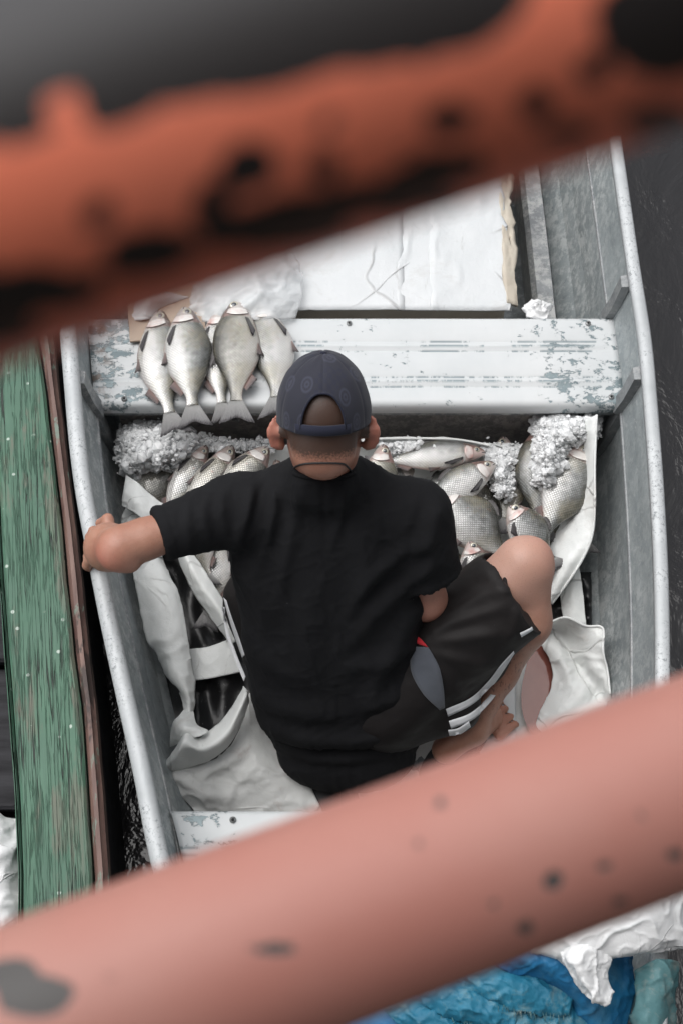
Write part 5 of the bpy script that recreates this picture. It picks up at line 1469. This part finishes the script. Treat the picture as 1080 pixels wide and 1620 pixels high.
# ------------------------------------------------------------------ covered ice box behind the far bench
box = thing('ice_chest', P(600, 420, .04), 'big white ice chest under creased white covers behind the far bench', 'ice chest')
yb2 = YB + .035; xb0, xb1 = P(250, 500, .33)[0], P(808, 480, .33)[0]
def panel(x0, x1, y0, y1, z, seed, name='cover_panel', ragged=False):
    V = []; n1, n2 = 46, 60
    for i in range(n1):
        for j in range(n2):
            x = x0 + (x1 - x0) * i / (n1 - 1); y = y0 + (y1 - y0) * j / (n2 - 1)
            if ragged and i > n1 - 6: x += (.014 * noise.noise(Vector((y * 22, 3, seed))) + .007 * noise.noise(Vector((y * 70, 3, seed)))) * (i - n1 + 6) / 5
            e = min(i, n1 - 1 - i) / 3; zz = z + .004 * fbm((x, y, 0), 3, 5, seed) - (.003 * max(0, 1 - e))
            q = abs(fbm((x, y, .5), 2, 4.2, seed + 3)); zz += .0035 * max(0, 1 - q * 14)
            V.append((x, y, zz))
    return obj(name, V, grid_faces(n1, n2), M['paper'], box, solid=.004)
s1, s2 = P(640, 440, .33)[0], P(678, 440, .33)[0]
panel(xb0 - .05, s1 - .001, yb2, 2.95, .325, 1); panel(s1 - .02, s2 + .02, yb2, 2.95, .3215, 2); panel(s2 + .001, xb1, yb2, 2.95, .324, 3, ragged=True)
mb = MB(); mb.box(((xb0 - .05 + xb1) / 2 - .004, (yb2 + 2.95) / 2, .18), (xb1 - xb0 + .035, 2.93 - yb2, .27), 0, .006); mb.build('chest_wall', M['foam'], box, smooth=False)
V = []
for i in range(50):
    for j in range(8):
        y = yb2 + .02 + .62 * i / 49; q = j / 7
        V.append((xb1 - .012 + (.030 + .014 * noise.noise(Vector((y * 14, 1, 2))) + .008 * noise.noise(Vector((y * 50, 1, 2)))) * q, y, .318 - .012 * q + .006 * noise.noise(Vector((y * 30, q * 4, 0)))))
obj('torn_lining', V, grid_faces(50, 8), M['foam'], box, solid=.008)
# wrinkled scrap at its corner
V = []
for i in range(16):
    for k in range(24):
        a = 2 * PI * k / 24; ph = PI / 2 * i / 15; r_ = .030 * (1 + .55 * noise.noise(Vector((math.cos(a) * 1.6, math.sin(a) * 1.6, ph * 2))))
        c = P(851, 492, .34); V.append((c[0] + r_ * math.sin(ph) * math.cos(a), c[1] + .012 + r_ * .75 * math.sin(ph) * math.sin(a), c[2] - .014 + .022 * math.cos(ph) + .012 * noise.noise(Vector((math.cos(a) * 5, math.sin(a) * 5, ph * 5)))))
o = obj('bag_scrap', V, grid_faces(16, 24, False, True), M['cloth_white']); props(o, 'small knotted white plastic scrap behind the right end of the far bench', 'plastic scrap')
# clear wrap and cardboard to the left
sheetc = sheet('clear_wrap', [
    [(300, 512, .345), (350, 508, .36), (420, 508, .365), (466, 505, .345)],
    [(305, 470, .35), (360, 462, .385), (425, 458, .38), (478, 465, .35)],
    [(315, 430, .35), (370, 425, .38), (430, 420, .385), (474, 425, .35)],
    [(320, 380, .345), (370, 380, .36), (430, 385, .37), (458, 400, .345)]], M['clear'], None, (36, 36), .010, 9, seed=3)
props(sheetc, 'crumpled translucent plastic wrap lying on the chest behind the fish heads', 'plastic wrap')
cb = thing('cardboard', P(250, 490, .345), 'torn brown cardboard with white edges at the left end behind the far bench', 'cardboard')
V_, F_ = box_vf(P(262, 478, .352), (.17, .20, .006), .12, .001); obj('flat_sheet', V_, F_, M['card'], cb, smooth=False)
sheet('folded_leaf', [[(205, 508, .345), (228, 506, .36), (244, 500, .35)], [(212, 480, .35), (236, 476, .385), (256, 486, .355)], [(232, 458, .35), (262, 462, .37), (300, 470, .355)]], M['cloth_white'], cb, (20, 20), .002, 20, seed=22)

# ------------------------------------------------------------------ bundles over the near right corner
bun = [[(960, 1330, .54), (1010, 1310, .56), (1060, 1300, .55), (1130, 1300, .50), (1200, 1300, .40)],
       [(905, 1410, .56), (960, 1396, .60), (1020, 1390, .60), (1085, 1385, .56), (1150, 1380, .46)],
       [(860, 1470, .56), (920, 1462, .60), (980, 1455, .61), (1050, 1450, .58), (1120, 1450, .50)],
       [(840, 1505, .55), (900, 1506, .58), (950, 1508, .58), (1020, 1502, .575), (1110, 1490, .50)],
       [(865, 1510, .51), (905, 1532, .55), (945, 1520, .54), (1010, 1510, .54), (1100, 1498, .46)]]
wc = thing('cloth', P(960, 1450, .5), 'crumpled white cloth draped over the blue sacks at the lower right', 'cloth')
sheet('cloth_body', bun, M['cloth_white'], wc, (110, 110), .0035, 12, .002, seed=30)
sheet('hanging_corner', [
    [(884, 1500, .575), (910, 1494, .59), (940, 1496, .59), (968, 1508, .57)],
    [(896, 1530, .57), (914, 1528, .60), (938, 1524, .585), (966, 1526, .57)],
    [(912, 1560, .56), (926, 1556, .59), (944, 1548, .575), (962, 1545, .56)],
    [(930, 1580, .55), (942, 1584, .575), (956, 1582, .57), (968, 1568, .55)],
    [(944, 1588, .54), (951, 1591, .55), (959, 1590, .55), (966, 1584, .54)]], M['cloth_white'], wc, (60, 50), .004, 20, .002, seed=33)
bl = thing('sack', P(840, 1560, .45), 'bright blue tarpaulin bundle bulging from under the white cloth', 'sack')
sheet('bundle_top', [
    [(700, 1470, .50), (790, 1480, .52), (860, 1490, .53), (930, 1495, .50), (1000, 1500, .44)],
    [(770, 1520, .50), (820, 1512, .535), (870, 1508, .54), (940, 1520, .51), (1000, 1530, .45)],
    [(800, 1536, .49), (850, 1530, .53), (900, 1540, .53), (960, 1560, .49), (1002, 1572, .44)],
    [(820, 1550, .46), (870, 1555, .49), (920, 1580, .50), (960, 1610, .46), (985, 1640, .42)],
    [(830, 1560, .42), (880, 1580, .43), (920, 1620, .44), (950, 1660, .42), (970, 1680, .38)]], M['blue_tarp'], bl, (80, 80), .004, 16, .002, seed=40)
ws = thing('sack', P(760, 1590, .42), 'torn blue woven sack with frayed edges at the bottom of the boat', 'sack')
for i, (dx, dy, z) in enumerate(((0, 0, .47), (-60, 26, .455), (-20, 46, .44), (60, 44, .43), (-100, 62, .425))):
    sheet('woven_fold', [
        [(700 + dx, 1528 + dy, z), (760 + dx, 1520 + dy, z + .02), (830 + dx, 1535 + dy, z + .02), (900 + dx, 1560 + dy, z)],
        [(722 + dx, 1552 + dy, z + .01), (780 + dx, 1550 + dy, z + .034), (840 + dx, 1566 + dy, z + .03), (905 + dx, 1580 + dy, z + .01)],
        [(748 + dx, 1574 + dy, z), (800 + dx, 1590 + dy, z + .015), (850 + dx, 1600 + dy, z + .01), (900 + dx, 1602 + dy, z)],
        [(752 + dx, 1576 + dy, z - .03), (800 + dx, 1594 + dy, z - .03), (850 + dx, 1606 + dy, z - .03), (902 + dx, 1606 + dy, z - .03)]], M['blue_weave'], ws, (60, 70), .0042, 24, .0015, seed=50 + i)
rnd = random.Random(5); fr = MB()
for k in range(90):
    i = rnd.choice([(0, 0, .47), (-60, 26, .455), (-20, 46, .44)]); q = rnd.random()
    a = catmull([P(748 + i[0], 1574 + i[1], i[2]), P(800 + i[0], 1590 + i[1], i[2] + .015), P(850 + i[0], 1600 + i[1], i[2] + .01), P(900 + i[0], 1602 + i[1], i[2])], 50)[int(q * 49)]
    d = v3(rnd.uniform(-.006, .006), rnd.uniform(-.018, -.006), rnd.uniform(-.006, .006)); fr.tube([a, a + d * .5 + v3(0, 0, .003), a + d], .0005, 4)
props(fr.build('frayed_threads', M['teal_weave'], ws), kind='stuff')
sheet('sack_base', [
    [(560, 1560, .36), (700, 1500, .40), (850, 1500, .42), (980, 1500, .40)],
    [(480, 1640, .36), (650, 1610, .41), (850, 1600, .40), (990, 1590, .38)],
    [(420, 1720, .34), (640, 1700, .36), (850, 1700, .36), (990, 1700, .34)]], M['blue_tarp'], ws, (30, 40), .006, 9, .002, seed=60)
ts = thing('sack', P(1030, 1580, .45), 'faded teal woven sack rolled over the gunwale at the far lower right', 'sack')
sheet('rolled_sack', [
    [(998, 1560, .42), (1012, 1532, .50), (1036, 1520, .53), (1058, 1518, .52), (1072, 1524, .47)],
    [(1000, 1580, .42), (1012, 1556, .50), (1036, 1546, .53), (1058, 1542, .52), (1073, 1548, .46)],
    [(996, 1620, .40), (1010, 1600, .49), (1034, 1592, .51), (1050, 1590, .50), (1066, 1596, .44)],
    [(992, 1690, .38), (1006, 1680, .46), (1026, 1676, .48), (1044, 1674, .47), (1058, 1680, .42)]], M['teal_weave'], ts, (40, 40), .006, 12, .0025, seed=70)
# white bag in the green boat
wb = sheet('plastic_bag', [
    [(-90, 1300, .30), (-40, 1290, .36), (0, 1292, .36), (34, 1298, .33)],
    [(-95, 1340, .32), (-40, 1335, .37), (-5, 1335, .38), (36, 1345, .335)],
    [(-100, 1390, .32), (-50, 1390, .37), (0, 1392, .375), (38, 1400, .335)],
    [(-100, 1450, .30), (-50, 1450, .35), (0, 1450, .36), (40, 1440, .33)],
    [(-100, 1520, .26), (-50, 1520, .30), (0, 1520, .31), (42, 1510, .28)]], M['cloth_white'], None, (50, 40), .009, 10, .002, seed=80)
props(wb, 'white plastic bag stuffed inside the green boat at the lower left', 'bag')
